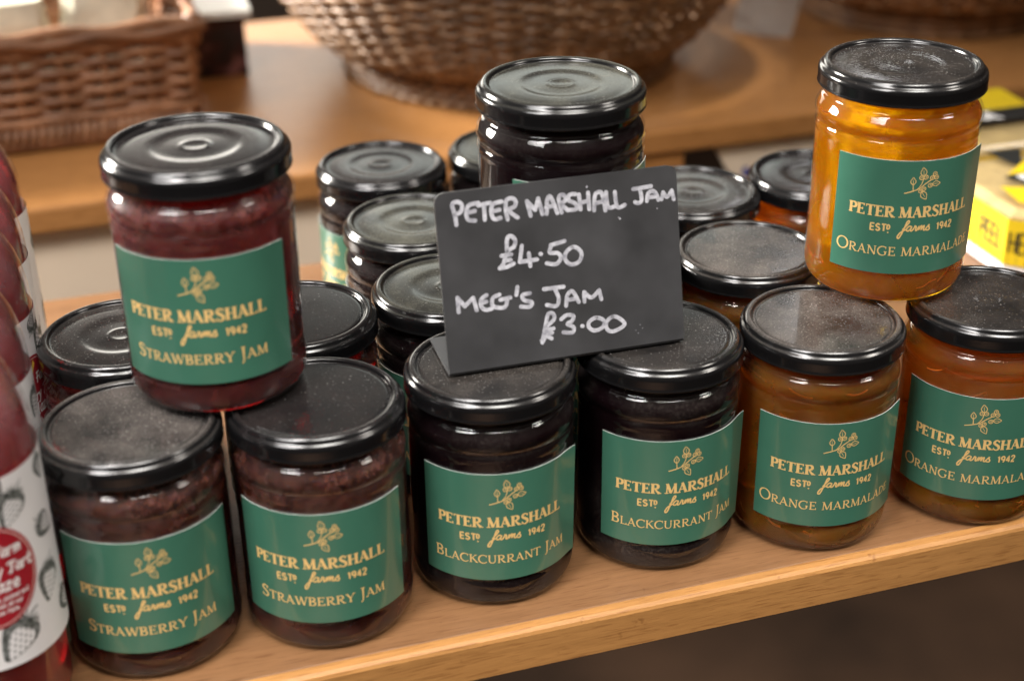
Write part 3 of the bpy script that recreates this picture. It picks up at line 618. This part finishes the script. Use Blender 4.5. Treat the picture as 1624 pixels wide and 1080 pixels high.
# ------------------------------------------------------------------ chalk price sign
CHALK = [[(8.0,57.4),(7.7,61.3),(7.0,65.3),(9.3,66.0),(10.8,64.6),(10.2,62.2),(7.8,61.4)],[(17.4,64.7),(13.6,64.2),(12.3,61.5),(12.9,58.8),(15.6,58.1)],[(12.7,61.5),(15.8,61.8)],[(17.3,63.7),(22.1,64.2)],[(19.6,63.9),(19.5,58.0)],[(26.8,64.1),(23.3,63.5),(22.3,60.9),(23.1,57.9),(25.9,57.9)],[(22.6,60.8),(25.7,61.1)],[(28.7,57.0),(28.2,61.0),(28.8,64.4),(31.2,64.8),(32.5,63.4),(31.7,61.5),(29.3,60.5),(32.8,57.2)],[(38.1,57.3),(37.0,63.0)],[(37.0,63.0),(40.1,59.3)],[(40.1,59.3),(41.7,63.5)],[(41.7,63.5),(43.0,57.3)],[(44.7,57.2),(45.3,62.3),(46.8,63.5),(49.1,57.0)],[(44.6,59.6),(48.3,60.1)],[(50.9,57.0),(50.1,62.6),(51.8,63.8),(53.1,61.8),(51.1,60.2),(53.6,57.5)],[(57.0,63.4),(54.6,63.4),(54.1,61.4),(56.8,59.7),(57.0,57.6),(54.0,57.6)],[(58.5,63.1),(58.8,57.2)],[(62.3,63.4),(62.4,56.9)],[(58.7,59.8),(62.3,60.2)],[(64.4,56.2),(65.1,61.9),(67.2,63.1),(68.3,61.4),(69.1,55.6)],[(64.8,58.8),(68.5,59.3)],[(69.8,62.7),(70.3,56.8),(73.2,56.8)],[(73.5,62.3),(74.2,56.4),(77.4,56.8)],[(81.3,62.5),(88.9,62.8)],[(84.1,62.5),(84.6,58.0),(83.2,56.8),(81.8,57.4)],[(86.8,57.2),(87.5,60.1),(89.6,60.8),(91.0,59.4),(91.7,57.1)],[(87.3,58.5),(91.3,58.6)],[(93.1,57.2),(93.9,59.8)],[(93.9,59.8),(95.5,57.8),(97.6,60.1)],[(97.6,60.1),(98.3,56.6)],[(27.3,44.7),(27.8,49.5),(29.4,50.5),(31.0,48.8),(30.4,46.3),(28.0,45.0),(26.5,42.5),(25.5,40.1),(23.9,38.6)],[(25.0,43.3),(29.0,43.4)],[(25.9,41.3),(28.6,41.3)],[(23.9,38.7),(26.6,38.7),(29.7,39.7)],[(33.6,46.2),(32.3,40.0)],[(32.3,40.0),(39.4,40.1)],[(36.2,42.9),(36.5,37.9)],[(40.9,42.1),(41.2,42.0)],[(45.4,44.9),(51.3,45.8)],[(45.7,44.9),(44.8,42.1),(48.0,41.5),(49.3,39.5),(47.2,37.3),(43.2,38.1)],[(54.2,43.0),(51.5,41.2),(51.1,38.4),(53.4,36.3),(56.8,37.1),(58.0,40.1),(56.2,42.5),(54.2,43.0)],[(5.9,23.8),(5.9,29.5)],[(5.9,29.5),(8.5,25.8)],[(8.5,25.8),(12.2,28.6)],[(12.2,28.6),(13.2,23.6)],[(17.7,28.9),(15.5,27.6),(15.1,24.9),(16.9,23.2),(19.5,23.4)],[(15.4,26.1),(17.4,26.4)],[(22.9,28.4),(20.1,27.4),(19.8,24.6),(22.3,23.3),(25.1,23.5),(26.0,26.5)],[(23.1,26.3),(27.3,26.7)],[(30.5,30.4),(29.8,27.4)],[(35.4,27.3),(32.3,26.9),(32.9,24.9),(35.9,23.6),(35.0,22.0),(31.3,22.5)],[(41.3,28.1),(49.6,28.0)],[(45.9,27.5),(47.2,23.6),(46.0,20.8),(42.1,21.7)],[(50.1,20.3),(50.9,24.4),(53.2,25.6),(55.5,21.1)],[(50.5,22.5),(54.7,22.6)],[(57.9,20.9),(58.0,24.7)],[(58.0,24.7),(60.9,22.1),(64.4,24.6)],[(64.4,24.6),(65.1,20.9)],[(39.1,7.4),(41.2,14.5),(42.4,18.0),(44.4,17.9),(44.6,15.6),(41.4,13.3)],[(40.2,11.7),(44.2,12.0)],[(39.8,10.2),(43.5,10.3)],[(39.1,7.0),(40.8,9.2),(43.1,8.1)],[(47.6,15.2),(50.0,16.5),(52.8,15.9),(52.1,13.9),(50.1,13.0),(52.6,11.3),(52.0,9.3),(48.2,9.9)],[(56.2,11.3),(56.5,11.2)],[(62.5,13.8),(59.4,12.6),(59.1,10.4),(61.4,8.7),(64.9,9.6),(65.6,12.1),(62.5,13.8)],[(69.4,13.2),(66.6,11.3),(66.9,8.3),(69.7,7.3),(74.3,9.3),(72.2,12.2),(69.4,13.2)]]
B0, B1 = Vector((-.0248, .529, JH + .0013)), Vector((.0708, .5569, JH + .0013))
ux = (B1 - B0).normalized(); hz = Vector((-ux.y, ux.x, 0)); vy = (hz * 0.0158 + Vector((0, 0, 0.0685))).normalized(); nz_ = ux.cross(vy)
BW, BH = (B1 - B0).length, 0.0718
sg = empty('price_sign', B0); sg.matrix_world = Matrix(((ux.x, vy.x, nz_.x, B0.x), (ux.y, vy.y, nz_.y, B0.y), (ux.z, vy.z, nz_.z, B0.z), (0, 0, 0, 1)))
tag(sg, 'black chalkboard price sign with white handwriting standing on two jar lids', 'price sign')
mb = MB(); w, h, cr, T = BW, BH, 0.004, 0.0013
out = [(0, 0), (w, 0)] + [(w - cr + cr * math.cos(rad(a)), h - cr + cr * math.sin(rad(a))) for a in (0, 30, 60, 90)] + [(cr + cr * math.cos(rad(a)), h - cr + cr * math.sin(rad(a))) for a in (90, 120, 150, 180)]
k = len(out); mb.add([(x, y, 0) for x, y in out] + [(x, y, -T) for x, y in out], [tuple(range(k)), tuple(range(2 * k - 1, k - 1, -1))] + [(i, k + i, k + (i + 1) % k, (i + 1) % k) for i in range(k)])
mb.build('board', M['board'], sg, False)
mb = MB(); back = (sg.matrix_world.to_3x3().inverted() @ hz)                         # foot lies flat on the lids, folded back from the bottom edge
dn = (sg.matrix_world.to_3x3().inverted() @ Vector((0, 0, -1)))
bv = [Vector((0, 0, -T * .5)), Vector((w, 0, -T * .5)), Vector((w, 0, -T * .5)) + back * .032, Vector((0, 0, -T * .5)) + back * .032]
mb.add(bv + [q + dn * 0.0011 for q in bv], [(0, 1, 2, 3), (7, 6, 5, 4), (0, 4, 5, 1), (1, 5, 6, 2), (2, 6, 7, 3), (3, 7, 4, 0)]); mb.build('foot', M['board'], sg, False)
ink = Ink()
for s in CHALK:
    P = catmull([(x * BW * 10, y * BH / .070) for x, y in s], 6)
    ink.ribbon(P, 1.65, cap=True, maxseg=1.2)
for x, y, q in ((62, 67.4, .5), (75, 53.0, .45), (74.5, 53.6, .3), (91, 55.2, .3), (38.3, 8.3, .35), (79, 6.5, .2), (81, 8.5, .2), (80, 5.2, .25), (82, 7, .2)): ink.fan(x * BW * 10, y, q, q * .7, rnd.random(), 8)
ink.lay(lambda u, w_, lift: (u / 1000, w_ / 1000, lift), 0.00004, 0.000007, 11).build('handwriting', M['chalk'], sg, False)

# ------------------------------------------------------------------ bottles at the left
BR = 0.0280
BP = [(0, .003), (.020, .002), (.0245, 0), (BR - .001, .003), (BR, .008), (BR, .113)] + [(0.0105 + (BR - 0.0105) * math.cos(rad(a)), .113 + .037 * math.sin(rad(a))) for a in (12, 24, 36, 48, 60, 72, 82)] + [(.0105, .160), (.0105, .182), (.009, .184)]
mb = MB(); mb.lathe(BP, 72); bottle_me = mb.build('glass_bottle', M['bottle_glass']).data
LP = [(0, .005), (.022, .005), (BR - .0018, .009), (BR - .0018, .113)] + [(0.0090 + (BR - 0.0108) * math.cos(rad(a)), .113 + .035 * math.sin(rad(a))) for a in (12, 24, 36, 48, 58)] + [(0, .1430)]
mb = MB(); mb.lathe(LP, 64); drink_me = mb.build('drink', M['drink']).data
FP = [(BR - .0012, .1125)] + [(0.0095 + (BR - 0.0107) * math.cos(rad(a)), .1130 + .0355 * math.sin(rad(a))) for a in (10, 22, 34, 46, 58, 70, 80)]
mb = MB(); mb.lathe(FP, 64); film_me = mb.build('film', M['film']).data
mb = MB(); mb.lathe(fillet([(.0118, .166), (.0135, .166), (.0135, .188), (0, .188)], [0, .0005, .0015, 0], 4), 40); cap_me = mb.build('cap', M['cap_red']).data
mb = MB(); mb.lathe([(BR + .0003, .0345), (BR + .0003, .1110)], 80); wrap_me = mb.build('label', M['bottle_label']).data
def on_b(u, w, lift): return on_cyl(BR + .0003)(u, w, lift)
FRUIT = [Ink(), Ink(), Ink()]                                          # dark ground, pale highlight, seeds
def strawberry_print(x, y, k, rot):
    c, s = math.cos(rot), math.sin(rot); T = lambda u, v: (x + (u * c - v * s) * k, y + (u * s + v * c) * k)
    ol = catmull([(0, .9), (.62, .84), (.84, .35), (.60, -.3), (.14, -.95), (0, -1.02), (-.14, -.95), (-.6, -.3), (-.84, .35), (-.62, .84), (0, .9)], 5)
    FRUIT[0].blob(T(0, .05), [T(*q) for q in ol[:-1]], 0)
    FRUIT[1].blob(T(.13, -.1), [T(.13 + q[0] * .66, q[1] * .74 - .12) for q in ol[:-1]], 1)
    for r in range(6):
        for q in range(-3, 4):
            u, v = q * .24 + (r % 2) * .12 + .10, .50 - r * .25
            if abs(u - .13) < (.52 if v > -.1 else .52 - (-.1 - v) * .62): FRUIT[2].fan(*T(u, v), .42, .62, rot, 7, 0)
    for a in (-80, -52, -24, 4, 32, 60, 86): FRUIT[2].ribbon([T(0, .86), T(.30 * math.sin(rad(a)), .98), T(.60 * math.sin(rad(a)), .92 + .40 * math.cos(rad(a)))], k * .16, k * .03, mi=0)
    FRUIT[2].ribbon([T(0, .9), T(.06, 1.3), T(.2, 1.55)], k * .08, k * .06, mi=0)
def script(ink, text_strokes, x, y, k, w, mi): 
    for P in text_strokes: ink.ribbon(catmull([(x + (q[0] + q[1] * .12) * k, y + (q[1] + q[0] * .02) * k) for q in P], 4), w, cap=True, mi=mi)
LETT = {'S': [[(.5, .85), (.3, 1), (.08, .8), (.4, .5), (.45, .2), (.2, 0), (0, .15)]], 'G': [[(.55, .85), (.32, 1), (.08, .75), (.06, .3), (.3, 0), (.55, .2), (.55, .45), (.36, .45)]], 't': [[(.2, 1), (.15, .2), (.3, 0), (.42, .1)], [(0, .65), (.4, .65)]], 'r': [[(.05, .62), (.05, 0)], [(.05, .4), (.2, .62), (.38, .58)]],
        'a': [[(.4, .55), (.2, .65), (.03, .3), (.18, 0), (.38, .25)], [(.42, .62), (.4, .1), (.52, 0)]], 'w': [[(0, .62), (.1, 0), (.26, .5), (.4, 0), (.55, .65)]], 'b': [[(.05, 1), (.05, 0), (.3, 0), (.4, .3), (.25, .6), (.06, .45)]],
        'e': [[(.05, .3), (.38, .35), (.3, .62), (.1, .55), (.03, .25), (.18, 0), (.4, .1)]], 'y': [[(.02, .62), (.2, .05)], [(.42, .65), (.2, .02), (.05, -.35), (-.1, -.3)]], 'T': [[(-.05, .9), (.2, 1), (.65, .95)], [(.32, .97), (.28, .1), (.1, 0)]],
        'u': [[(.03, .62), (.05, .1), (.22, 0), (.38, .2)], [(.42, .62), (.4, .08), (.5, 0)]], 'F': [[(.1, .98), (.65, .95)], [(.25, .97), (.2, 0)], [(.05, .5), (.48, .52)]], 'm': [[(.04, .62), (.04, 0)], [(.04, .4), (.2, .62), (.28, .4), (.28, 0)], [(.28, .4), (.44, .62), (.54, .4), (.54, 0)]],
        'n': [[(.04, .62), (.04, 0)], [(.04, .4), (.22, .62), (.36, .4), (.36, 0)]], 'i': [[(.08, .62), (.08, 0)], [(.08, .85), (.1, .88)]], 'l': [[(.1, 1), (.08, .1), (.2, 0)]], 'c': [[(.38, .52), (.2, .64), (.03, .3), (.18, 0), (.38, .1)]], 'd': [[(.4, .45), (.2, .62), (.03, .3), (.18, 0), (.38, .2)], [(.42, 1), (.4, 0)]],
        'p': [[(.05, .62), (.05, -.35)], [(.05, .45), (.25, .64), (.4, .35), (.25, 0), (.06, .12)]], 'k': [[(.05, 1), (.05, 0)], [(.38, .62), (.08, .3), (.4, 0)]], 'o': [[(.2, .64), (.03, .32), (.2, 0), (.38, .32), (.2, .64)]], 'z': [[(.02, .6), (.4, .6), (.02, .02), (.42, .02)]], ',': [[(.06, .05), (0, -.14)]], 'f': [[(.4, .95), (.2, .95), (.15, 0)], [(0, .6), (.35, .6)]], '.': [[(.06, .02), (.08, .04)]], 'h': [[(.05, 1), (.05, 0)], [(.05, .4), (.22, .62), (.36, .4), (.36, 0)]], 'g': [[(.4, .5), (.2, .64), (.03, .35), (.18, .02), (.38, .2)], [(.42, .62), (.38, -.3), (.1, -.35)]]}
ADV = {'G': .66, 'm': .66, 'w': .64, 'S': .6, 'T': .62, 'F': .6, 'i': .2, 'l': .26, ' ': .3, ',': .2, '.': .2, 't': .44, 'r': .42}
def words(ink, text, xend, y, k, w, mi):
    tot = sum(ADV.get(c, .52) + .08 for c in text) * k; x = xend - tot
    for c in text:
        if c in LETT: script(ink, LETT[c], x, y, k, w, mi)
        x += (ADV.get(c, .52) + .08) * k
def bottle_print():
    ink = Ink(); ink.fan(0, 73, 17.5, 21, 0, 44, 3, 8); 
    ink2 = Ink()
    ink2.ribbon(arc(0, 73, 16.3, 19.7, 0, 360, 60), .35, mi=4)
    words(ink2, 'Fruit Farm', 12.6, 81.0, 4.4, .75, 2); words(ink2, 'Strawberry Tart', 15.8, 73.6, 4.2, .8, 2); words(ink2, 'Glaze', 10.0, 67.2, 5.0, .8, 2)
    words(ink2, 'made with, picked and', 12.4, 63.4, 1.75, .3, 2); words(ink2, 'grown at our', 9.6, 60.6, 1.75, .3, 2); words(ink2, 'own farm.', 8.0, 57.8, 1.75, .3, 2)
    ink2.poly([(-2.5, 90), (0, 86.4), (2.5, 90), (1.4, 92), (0, 89.6), (-1.4, 92)], 5)
    a = ink.lay(on_b, .00015, 0); b = ink2.lay(on_b, .00020, .000006)
    a.add(b.v, [], 0); a.v = a.v[:len(a.v)]; base = len(a.v) - len(b.v); a.f += [tuple(base + i for i in f) for f in b.f]; a.m += b.m
    o = a.build('printed_badge', [M['engrave'], M['bottle_label'], M['white_print'], M['red_print'], M['pink_line'], M['gold_mark']]); me1 = o.data; bpy.data.objects.remove(o)
    for x, y, k, ro in ((11, 97.5, 7.2, -.5), (5, 45.0, 9.0, -.65), (22.5, 60, 7.5, -.3), (33, 45, 6, .5), (6.5, 107.5, 4.6, 2.6), (27, 82, 6, .9), (-14, 101, 6, .3), (-20, 48, 7, .6), (-29, 70, 6.5, -.4), (30, 104, 5, .2), (44, 90, 6, .4), (46, 62, 7, -.3), (60, 80, 6, .5), (74, 50, 7, 0), (75, 98, 6, -.4), (-46, 92, 6, .4), (-46, 55, 7, -.3), (-63, 75, 6, .5), (-76, 48, 6, .2)): strawberry_print(x, y, k, ro)
    L3 = [q.lay(on_b, z, 0) for q, z in zip(FRUIT, (.00005, .00008, .00011))]; a = L3[0]
    for b in L3[1:]:
        base = len(a.v); a.v += b.v; a.f += [tuple(base + i for i in f) for f in b.f]; a.m += b.m
    o = a.build('printed_fruit', [M['engrave'], M['bottle_label']]); me2 = o.data; bpy.data.objects.remove(o)
    return me1, me2
BPR = bottle_print()
for o in list(COL.objects):
    if o.type == 'MESH' and o.parent is None and o.name.split('.')[0] in ('glass_bottle', 'drink', 'film', 'cap', 'label'): bpy.data.objects.remove(o)
BL = ['nearest red sauce bottle, its red oval label cut by the left picture edge', 'second red sauce bottle from the front of the row at the left edge', 'middle red sauce bottle with dark red label beside the left jars', 'fourth red sauce bottle in the row, seen between its neighbours', 'farthest red sauce bottle at the back end of the left row']
BX = [(-.1960, .4580, 30), (-.2135, .5140, -60), (-.2270, .5670, 74), (-.2435, .6190, 150), (-.2600, .6760, 200)]
for (x, y, a), lb in zip(BX, BL):
    t = empty('sauce_bottle', (x, y, 0)); tag(t, lb, 'bottle', 'red sauce bottles in a row')
    g = child('glass_bottle', bottle_me, t); child('drink', drink_me, t); child('film', film_me, t); child('cap', cap_me, t)
    q = child('label', wrap_me, t, rz=rad(a)); child('printed_fruit', BPR[1], q); child('printed_badge', BPR[0], q)

# ------------------------------------------------------------------ fudge tubs at the right
def oct_ring(a, b, c, z): return [(x, y, z) for x, y in ((c, 0), (a - c, 0), (a, c), (a, b - c), (a - c, b), (c, b), (0, b - c), (0, c))]
def loft(mb, rings, mi=0, cap=True):
    k = len(rings[0]); mb.add([q for r in rings for q in r], [(i * k + j, i * k + (j + 1) % k, (i + 1) * k + (j + 1) % k, (i + 1) * k + j) for i in range(len(rings) - 1) for j in range(k)] + ([tuple(range(k - 1, -1, -1)), tuple((len(rings) - 1) * k + j for j in range(k))] if cap else []), mi)
TA, TBd, TC, TH = .112, .104, .017, .0447
def inset(r, d, z): 
    cx, cy = TA / 2, TBd / 2
    return [(cx + (x - cx) * (1 - d / (TA / 2)), cy + (y - cy) * (1 - d / (TBd / 2)), z) for x, y, _ in r]
R0 = oct_ring(TA, TBd, TC, 0)
SIDE = [((0, TBd - TC), (0, TC)), ((0, TC), (TC, 0)), ((TC, 0), (TA - TC, 0))]
def face_map(i, off=.0009):
    (x0, y0), (x1, y1) = SIDE[i]; L = math.dist((x0, y0), (x1, y1)); dx, dy = (x1 - x0) / L, (y1 - y0) / L; nx, ny = dy, -dx
    return lambda u, w, lift: (x0 + dx * u / 1000 + nx * (off + lift), y0 + dy * u / 1000 + ny * (off + lift), w / 1000)
def tub(loc, label, rz):
    t = empty('fudge_tub', loc, rz); tag(t, label, 'fudge tub', 'yellow sleeved fudge tubs')
    mb = MB(); loft(mb, [inset(R0, .002, 0), inset(R0, 0, .0015), inset(R0, 0, .009)]); mb.build('base_tray', M['white'], t, False)
    mb = MB(); loft(mb, [inset(R0, .002, .0094), inset(R0, .003, .0375), inset(R0, .008, .0405)]); mb.build('fudge', M['fudge'], t, False)
    mb = MB(); loft(mb, [inset(R0, -.0004, .0372), inset(R0, -.0004, .0425), inset(R0, .001, .0441), inset(R0, .003, .0447)], 0, False); mb.add(inset(R0, .003, .0447), [tuple(range(8))]); mb.build('clear_lid', M['clear_plastic'], t, False)
    mb = MB(); loft(mb, [inset(R0, -.0008, .0088), inset(R0, -.0008, .0375)], 0, False); mb.build('sleeve', M['yellow'], t, False)
    ink = Ink(); rr = random.Random(3)
    ob = []
    for fi, n_, L in ((0, 15, 70), (1, 5, 24), (2, 16, 78)):
        ink = Ink()
        for q in range(n_):
            u = L * (q + .5) / n_ + rr.uniform(-1, 1); hgt = rr.uniform(4, 10) if fi == 0 and 20 < u < 66 else rr.uniform(6, 15); bd = rr.uniform(-4, 4)
            ink.ribbon(catmull([(u, 9.3), (u + bd * .2, 9.3 + hgt * .5), (u + bd, 9.3 + hgt)], 4), .9, .15)
        ob.append(ink.lay(face_map(fi), .00006, .000008, 20))
    a = ob[0]
    for b in ob[1:]:
        k = len(a.v); a.v += b.v; a.f += [tuple(k + i for i in f) for f in b.f]; a.m += b.m
    a.build('grass_print', M['olive_print'], t, False)
    ink = Ink(); sans(ink, 'PEEL', 45, 17.0, 12.8, 1.75, .66); a = ink.lay(face_map(0), .0003, .000008, 20)
    ink = Ink(); sans(ink, 'HERE', 2.2, 17.0, 12.8, 1.3, .58); b = ink.lay(face_map(1), .0003, .000008, 20)
    k = len(a.v); a.v += b.v; a.f += [tuple(k + i for i in f) for f in b.f]; a.m += b.m
    a.build('lettering', M['black_print'], t, False)
    mpt = lambda u, w, lift: (u / 1000, w / 1000, .0447 + .0002 + lift)
    ink = Ink(); ink.poly([(22, 58), (32, 38), (104, 40), (104, 70), (46, 66)], 1); ink.poly([(36, 100), (42, 68), (62, 99)], 1); s1 = ink.lay(mpt, .0001, 0)
    ink = Ink(); ink.poly([(27, 61), (43, 59), (104, 62), (104, 100), (74, 100), (56, 82)], 0); ink.poly([(8, 20), (30, 6), (30, 38), (12, 46)], 0); s2 = ink.lay(mpt, .0003, 0)
    ink = Ink(); sans(ink, 'FUDGE', 34, 44, 12, 3.2, .85, 2, -.25); s3 = ink.lay(mpt, .0005, .00001, 20)
    for b in (s2, s3):
        k = len(s1.v); s1.v += b.v; s1.f += [tuple(k + i for i in f) for f in b.f]; s1.m += b.m
    s1.build('top_sticker', [M['yellow'], M['black_print'], M['white_print']], t, False)
    return t
tub(fr(.5235, .6800), 'front yellow fudge tub reading PEEL H behind the raised marmalade jar', PHI)
tub(fr(.5330, .7900), 'second fudge tub at the back right, its lid band half hidden', PHI - .04)

# ------------------------------------------------------------------ baskets on the table
def woven(mb, curve, rows, z0, dz, r, amp, stakes, closed, sub=4, jit=0.0):
    """horizontal strands weaving in and out of the stakes; curve(s, z) -> (point, outward)"""
    N = stakes * sub
    for k in range(rows):
        P = []
        for i in range(N + (0 if closed else 1)):
            s_ = i / N; p, nrm = curve(s_, z0 + k * dz)
            P.append(p + nrm * (amp * (1 if k % 2 else -1) * math.cos(math.pi * i / sub)) + Vector((0, 0, rnd.uniform(-jit, jit))))
        mb.tube(P, r * rnd.uniform(.85, 1.1), 6, 0, closed, flat=.8)
    for i in range(stakes + (0 if closed else 1)):
        P = [curve(i / stakes, z0 + dz * (k - .5) * 1.0)[0] for k in range(0, rows + 1)]
        mb.tube(P, r * 1.05, 6)
# rectangular wicker tray basket (left)
RB, RBE = fr(0, 0), None
bo = empty('wicker_tray_basket', fr(0.1040, 1.116), PHI + 0.03); tag(bo, 'reddish brown rectangular wicker basket holding pale wrapped packs', 'basket')
# local frame: front right corner at origin, extends to -x and +y
BWd, BDp, BHt = 0.46, 0.22, 0.082
def wall(p0, p1, nrm, stakes):
    p0, p1, nrm = Vector(p0), Vector(p1), Vector(nrm)
    mb = MB(); woven(mb, lambda s_, z: (p0 + (p1 - p0) * s_ + Vector((0, 0, z)) + nrm * (z * .05), nrm), 11, .021, .0052, .0030, .0030, stakes, False, 4, .0006)
    return mb
for nm, a_, b_, n_, sk in (('front_weave', (-BWd, 0, 0), (0, 0, 0), (0, -1, 0), 15), ('side_weave', (0, 0, 0), (0, BDp, 0), (1, 0, 0), 8), ('side_weave', (-BWd, BDp, 0), (-BWd, 0, 0), (-1, 0, 0), 8), ('back_weave', (0, BDp, 0), (-BWd, BDp, 0), (0, 1, 0), 15)):
    wall(a_, b_, n_, sk).build(nm, M['wicker_red'], bo)
def rect_loop(z, o, n=24):
    c = [(-BWd - o, -o), (o, -o), (o, BDp + o), (-BWd - o, BDp + o)]; P = []
    for i in range(4):
        a, b = c[i], c[(i + 1) % 4]
        P += [(a[0] + (b[0] - a[0]) * k / n, a[1] + (b[1] - a[1]) * k / n, z) for k in range(n)]
    return P
mb = MB()
for i, z in enumerate((.002, .0195)): mb.tube(rect_loop(z + .003, .003), .0036, 6, closed=True)
for i in range(74):
    x = -BWd + (BWd) * i / 74; mb.tube([(x, -.004, .0035), (x, -.0055, .011), (x + .002, -.004, .019)], .0031, 5)
for i in range(34):
    y = BDp * i / 34; mb.tube([(.004, y, .0035), (.0055, y, .011), (.004, y + .002, .019)], .0031, 5)
mb.build('foot_border', M['wicker_red'], bo)
mb = MB()
for i, (z, o_) in enumerate(((BHt - .005, .006), (BHt - .001, .010), (BHt + .004, .006))):
    L = rect_loop(z, o_, 40); mb.tube([(x + .0012 * math.sin(k * 1.7 + i * 2), y, zz + .0018 * math.sin(k * 1.1 + i * 2.1)) for k, (x, y, zz) in enumerate(L)], .0042, 6, closed=True)
for x, y in ((.004, -.004), (.004, BDp + .004), (-BWd - .004, -.004)): mb.tube([(x, y, .07), (x, y, BHt + .009)], .0058, 8)
mb.build('braided_rim', M['wicker_red'], bo)
mb = MB(); mb.box(-BWd + .004, -.004, .004, BDp - .004, .004, .010); mb.build('base', M['wicker_red'], bo, False)
# wrapped packs in the basket
PK = [('cream paper wrapped pack at the far left of the tray basket', -.40, .10, .0, .085, .13, .10, 'cream'), ('rounded white tub standing in the tray basket left of the middle', -.305, .075, .1, .08, .10, .112, 'cream'), ('cream pack in the middle of the tray basket', -.215, .09, -.12, .075, .13, .104, 'cream'), ('white glossy pack right of the middle in the tray basket', -.130, .085, .15, .07, .12, .102, 'pale'), ('white crinkled pack at the right end of the tray basket', -.048, .10, -.1, .065, .13, .104, 'pale')]
B3 = bo.matrix_basis if False else Matrix.Translation(bo.location) @ Matrix.Rotation(PHI + 0.03, 4, 'Z')
for lb, x, y, a, sx, sy, hz_, mt in PK:
    loc = B3 @ Vector((x, y, .0102)); t = empty('wrapped_pack', loc, PHI + a); tag(t, lb, 'wrapped pack', 'pale packs in the tray basket')
    mb = MB(); rr = random.Random(int(abs(x) * 1000)); n_ = 20; vs = []
    for k in range(7):
        zz = (hz_ - .012) * k / 6; bul = 1 - .10 * abs(k / 3 - 1) ** 2
        for i in range(n_):
            an = 2 * math.pi * i / n_; c, s_2 = math.cos(an), math.sin(an); e = 0.35
            vs.append((sx / 2 * bul * math.copysign(abs(c) ** e, c) + rr.uniform(-.0015, .0015), sy / 2 * bul * math.copysign(abs(s_2) ** e, s_2) + rr.uniform(-.0015, .0015), zz + rr.uniform(-.001, .001) * (0 < k < 6)))
    fs = [(k * n_ + i, k * n_ + (i + 1) % n_, (k + 1) * n_ + (i + 1) % n_, (k + 1) * n_ + i) for k in range(6) for i in range(n_)] + [tuple(range(n_ - 1, -1, -1)), tuple(6 * n_ + i for i in range(n_))]
    mb.add(vs, fs); mb.build('wrapper', M[mt], t, False)
    mb = MB(); mb.tube([(-sx * .42, 0, hz_ - .011), (-sx * .1, .006, hz_ - .004), (sx * .2, -.004, hz_ - .004), (sx * .42, .002, hz_ - .011)], .006, 6, flat=1.6); mb.build('folded_top', M[mt], t)

# dark box with a white top beside the basket
db = empty('dark_carton', fr(0.1180, 1.243), PHI - 0.05); tag(db, 'small dark printed carton with a white top beside the tray basket', 'carton')
mb = MB(); mb.box(0, .045, 0, .10, 0, .050, bev=.001); mb.build('carton_body', M['dark_card'], db, False)
mb = MB(); mb.box(-.004, .051, -.006, .104, .0503, .056, bev=.001); mb.build('white_top', M['lid_white'], db, False)

# round wicker baskets
def round_basket(name, label, loc, base_r, top_r, h, mats, rows):
    t = empty(name, loc); tag(t, label, 'basket')
    def prof(z): 
        q = max(0, min(1, (z - .03) / (h - .03))); return base_r + .006 + (top_r - base_r) * (q ** .72)
    def cur(s_, z): a = 2 * math.pi * s_; d = Vector((math.cos(a), math.sin(a), 0)); return d * prof(z) + Vector((0, 0, z)), d
    mb = MB(); woven(mb, cur, rows, .034, (h - .034) / rows, (h - .034) / rows * .54, .0028, 56, True, 4, .0012); mb.build('bowl_weave', mats, t)
    mb = MB()
    for k in range(6):
        P = [Vector((math.cos(2 * math.pi * i / 160) * (base_r - .010 + .003 * math.sin(i * .8 * math.pi + k * math.pi)), math.sin(2 * math.pi * i / 160) * (base_r - .010 + .003 * math.sin(i * .8 * math.pi + k * math.pi)), .0036 + k * .0056)) for i in range(160)]
        mb.tube(P, .0034, 6, closed=True)
    mb.build('foot_ring', mats, t)
    mb = MB(); mb.lathe([(0, .026), (base_r, .026), (base_r, .032), (0, .032)], 60); mb.build('base', mats, t)
    mb = MB(); L = [(math.cos(2 * math.pi * i / 120) * (top_r + .008), math.sin(2 * math.pi * i / 120) * (top_r + .008), h + .004 + .003 * math.sin(i * 1.3)) for i in range(120)]; mb.tube(L, .008, 8, closed=True); mb.build('braided_rim', mats, t)
    return t
round_basket('round_wicker_basket', 'large dark brown round wicker basket on the table behind the jars', (.000, 1.266, 0), .145, .228, .165, M['wicker_brown'], 28)
round_basket('round_wicker_basket', 'tan round wicker basket at the top right of the table', (.392, 1.420, 0), .125, .205, .16, M['wicker_tan'], 20)

# paper card between the two round baskets
pc = empty('paper_card', (.224, 1.325, 0), -.25); tag(pc, 'grey white paper card leaning between the two round baskets', 'card')
mb = MB(); mb.box(-.026, .026, 0, .002, 0, .075); o_ = mb.build('card', plain('grey_card', (.66, .62, .58), .7, .06), pc, False); o_.rotation_euler = (-.25, .18, 0)
ink = Ink(); ink.ribbon(catmull([(-8, 40), (-2, 46), (4, 41), (9, 47)], 4), 3.0)
q = ink.lay(lambda u, w, lift: (u / 1000, -.0002 - lift, w / 1000)).build('print', plain('pink_print', (.45, .2, .2), .7, 0), o_, False)
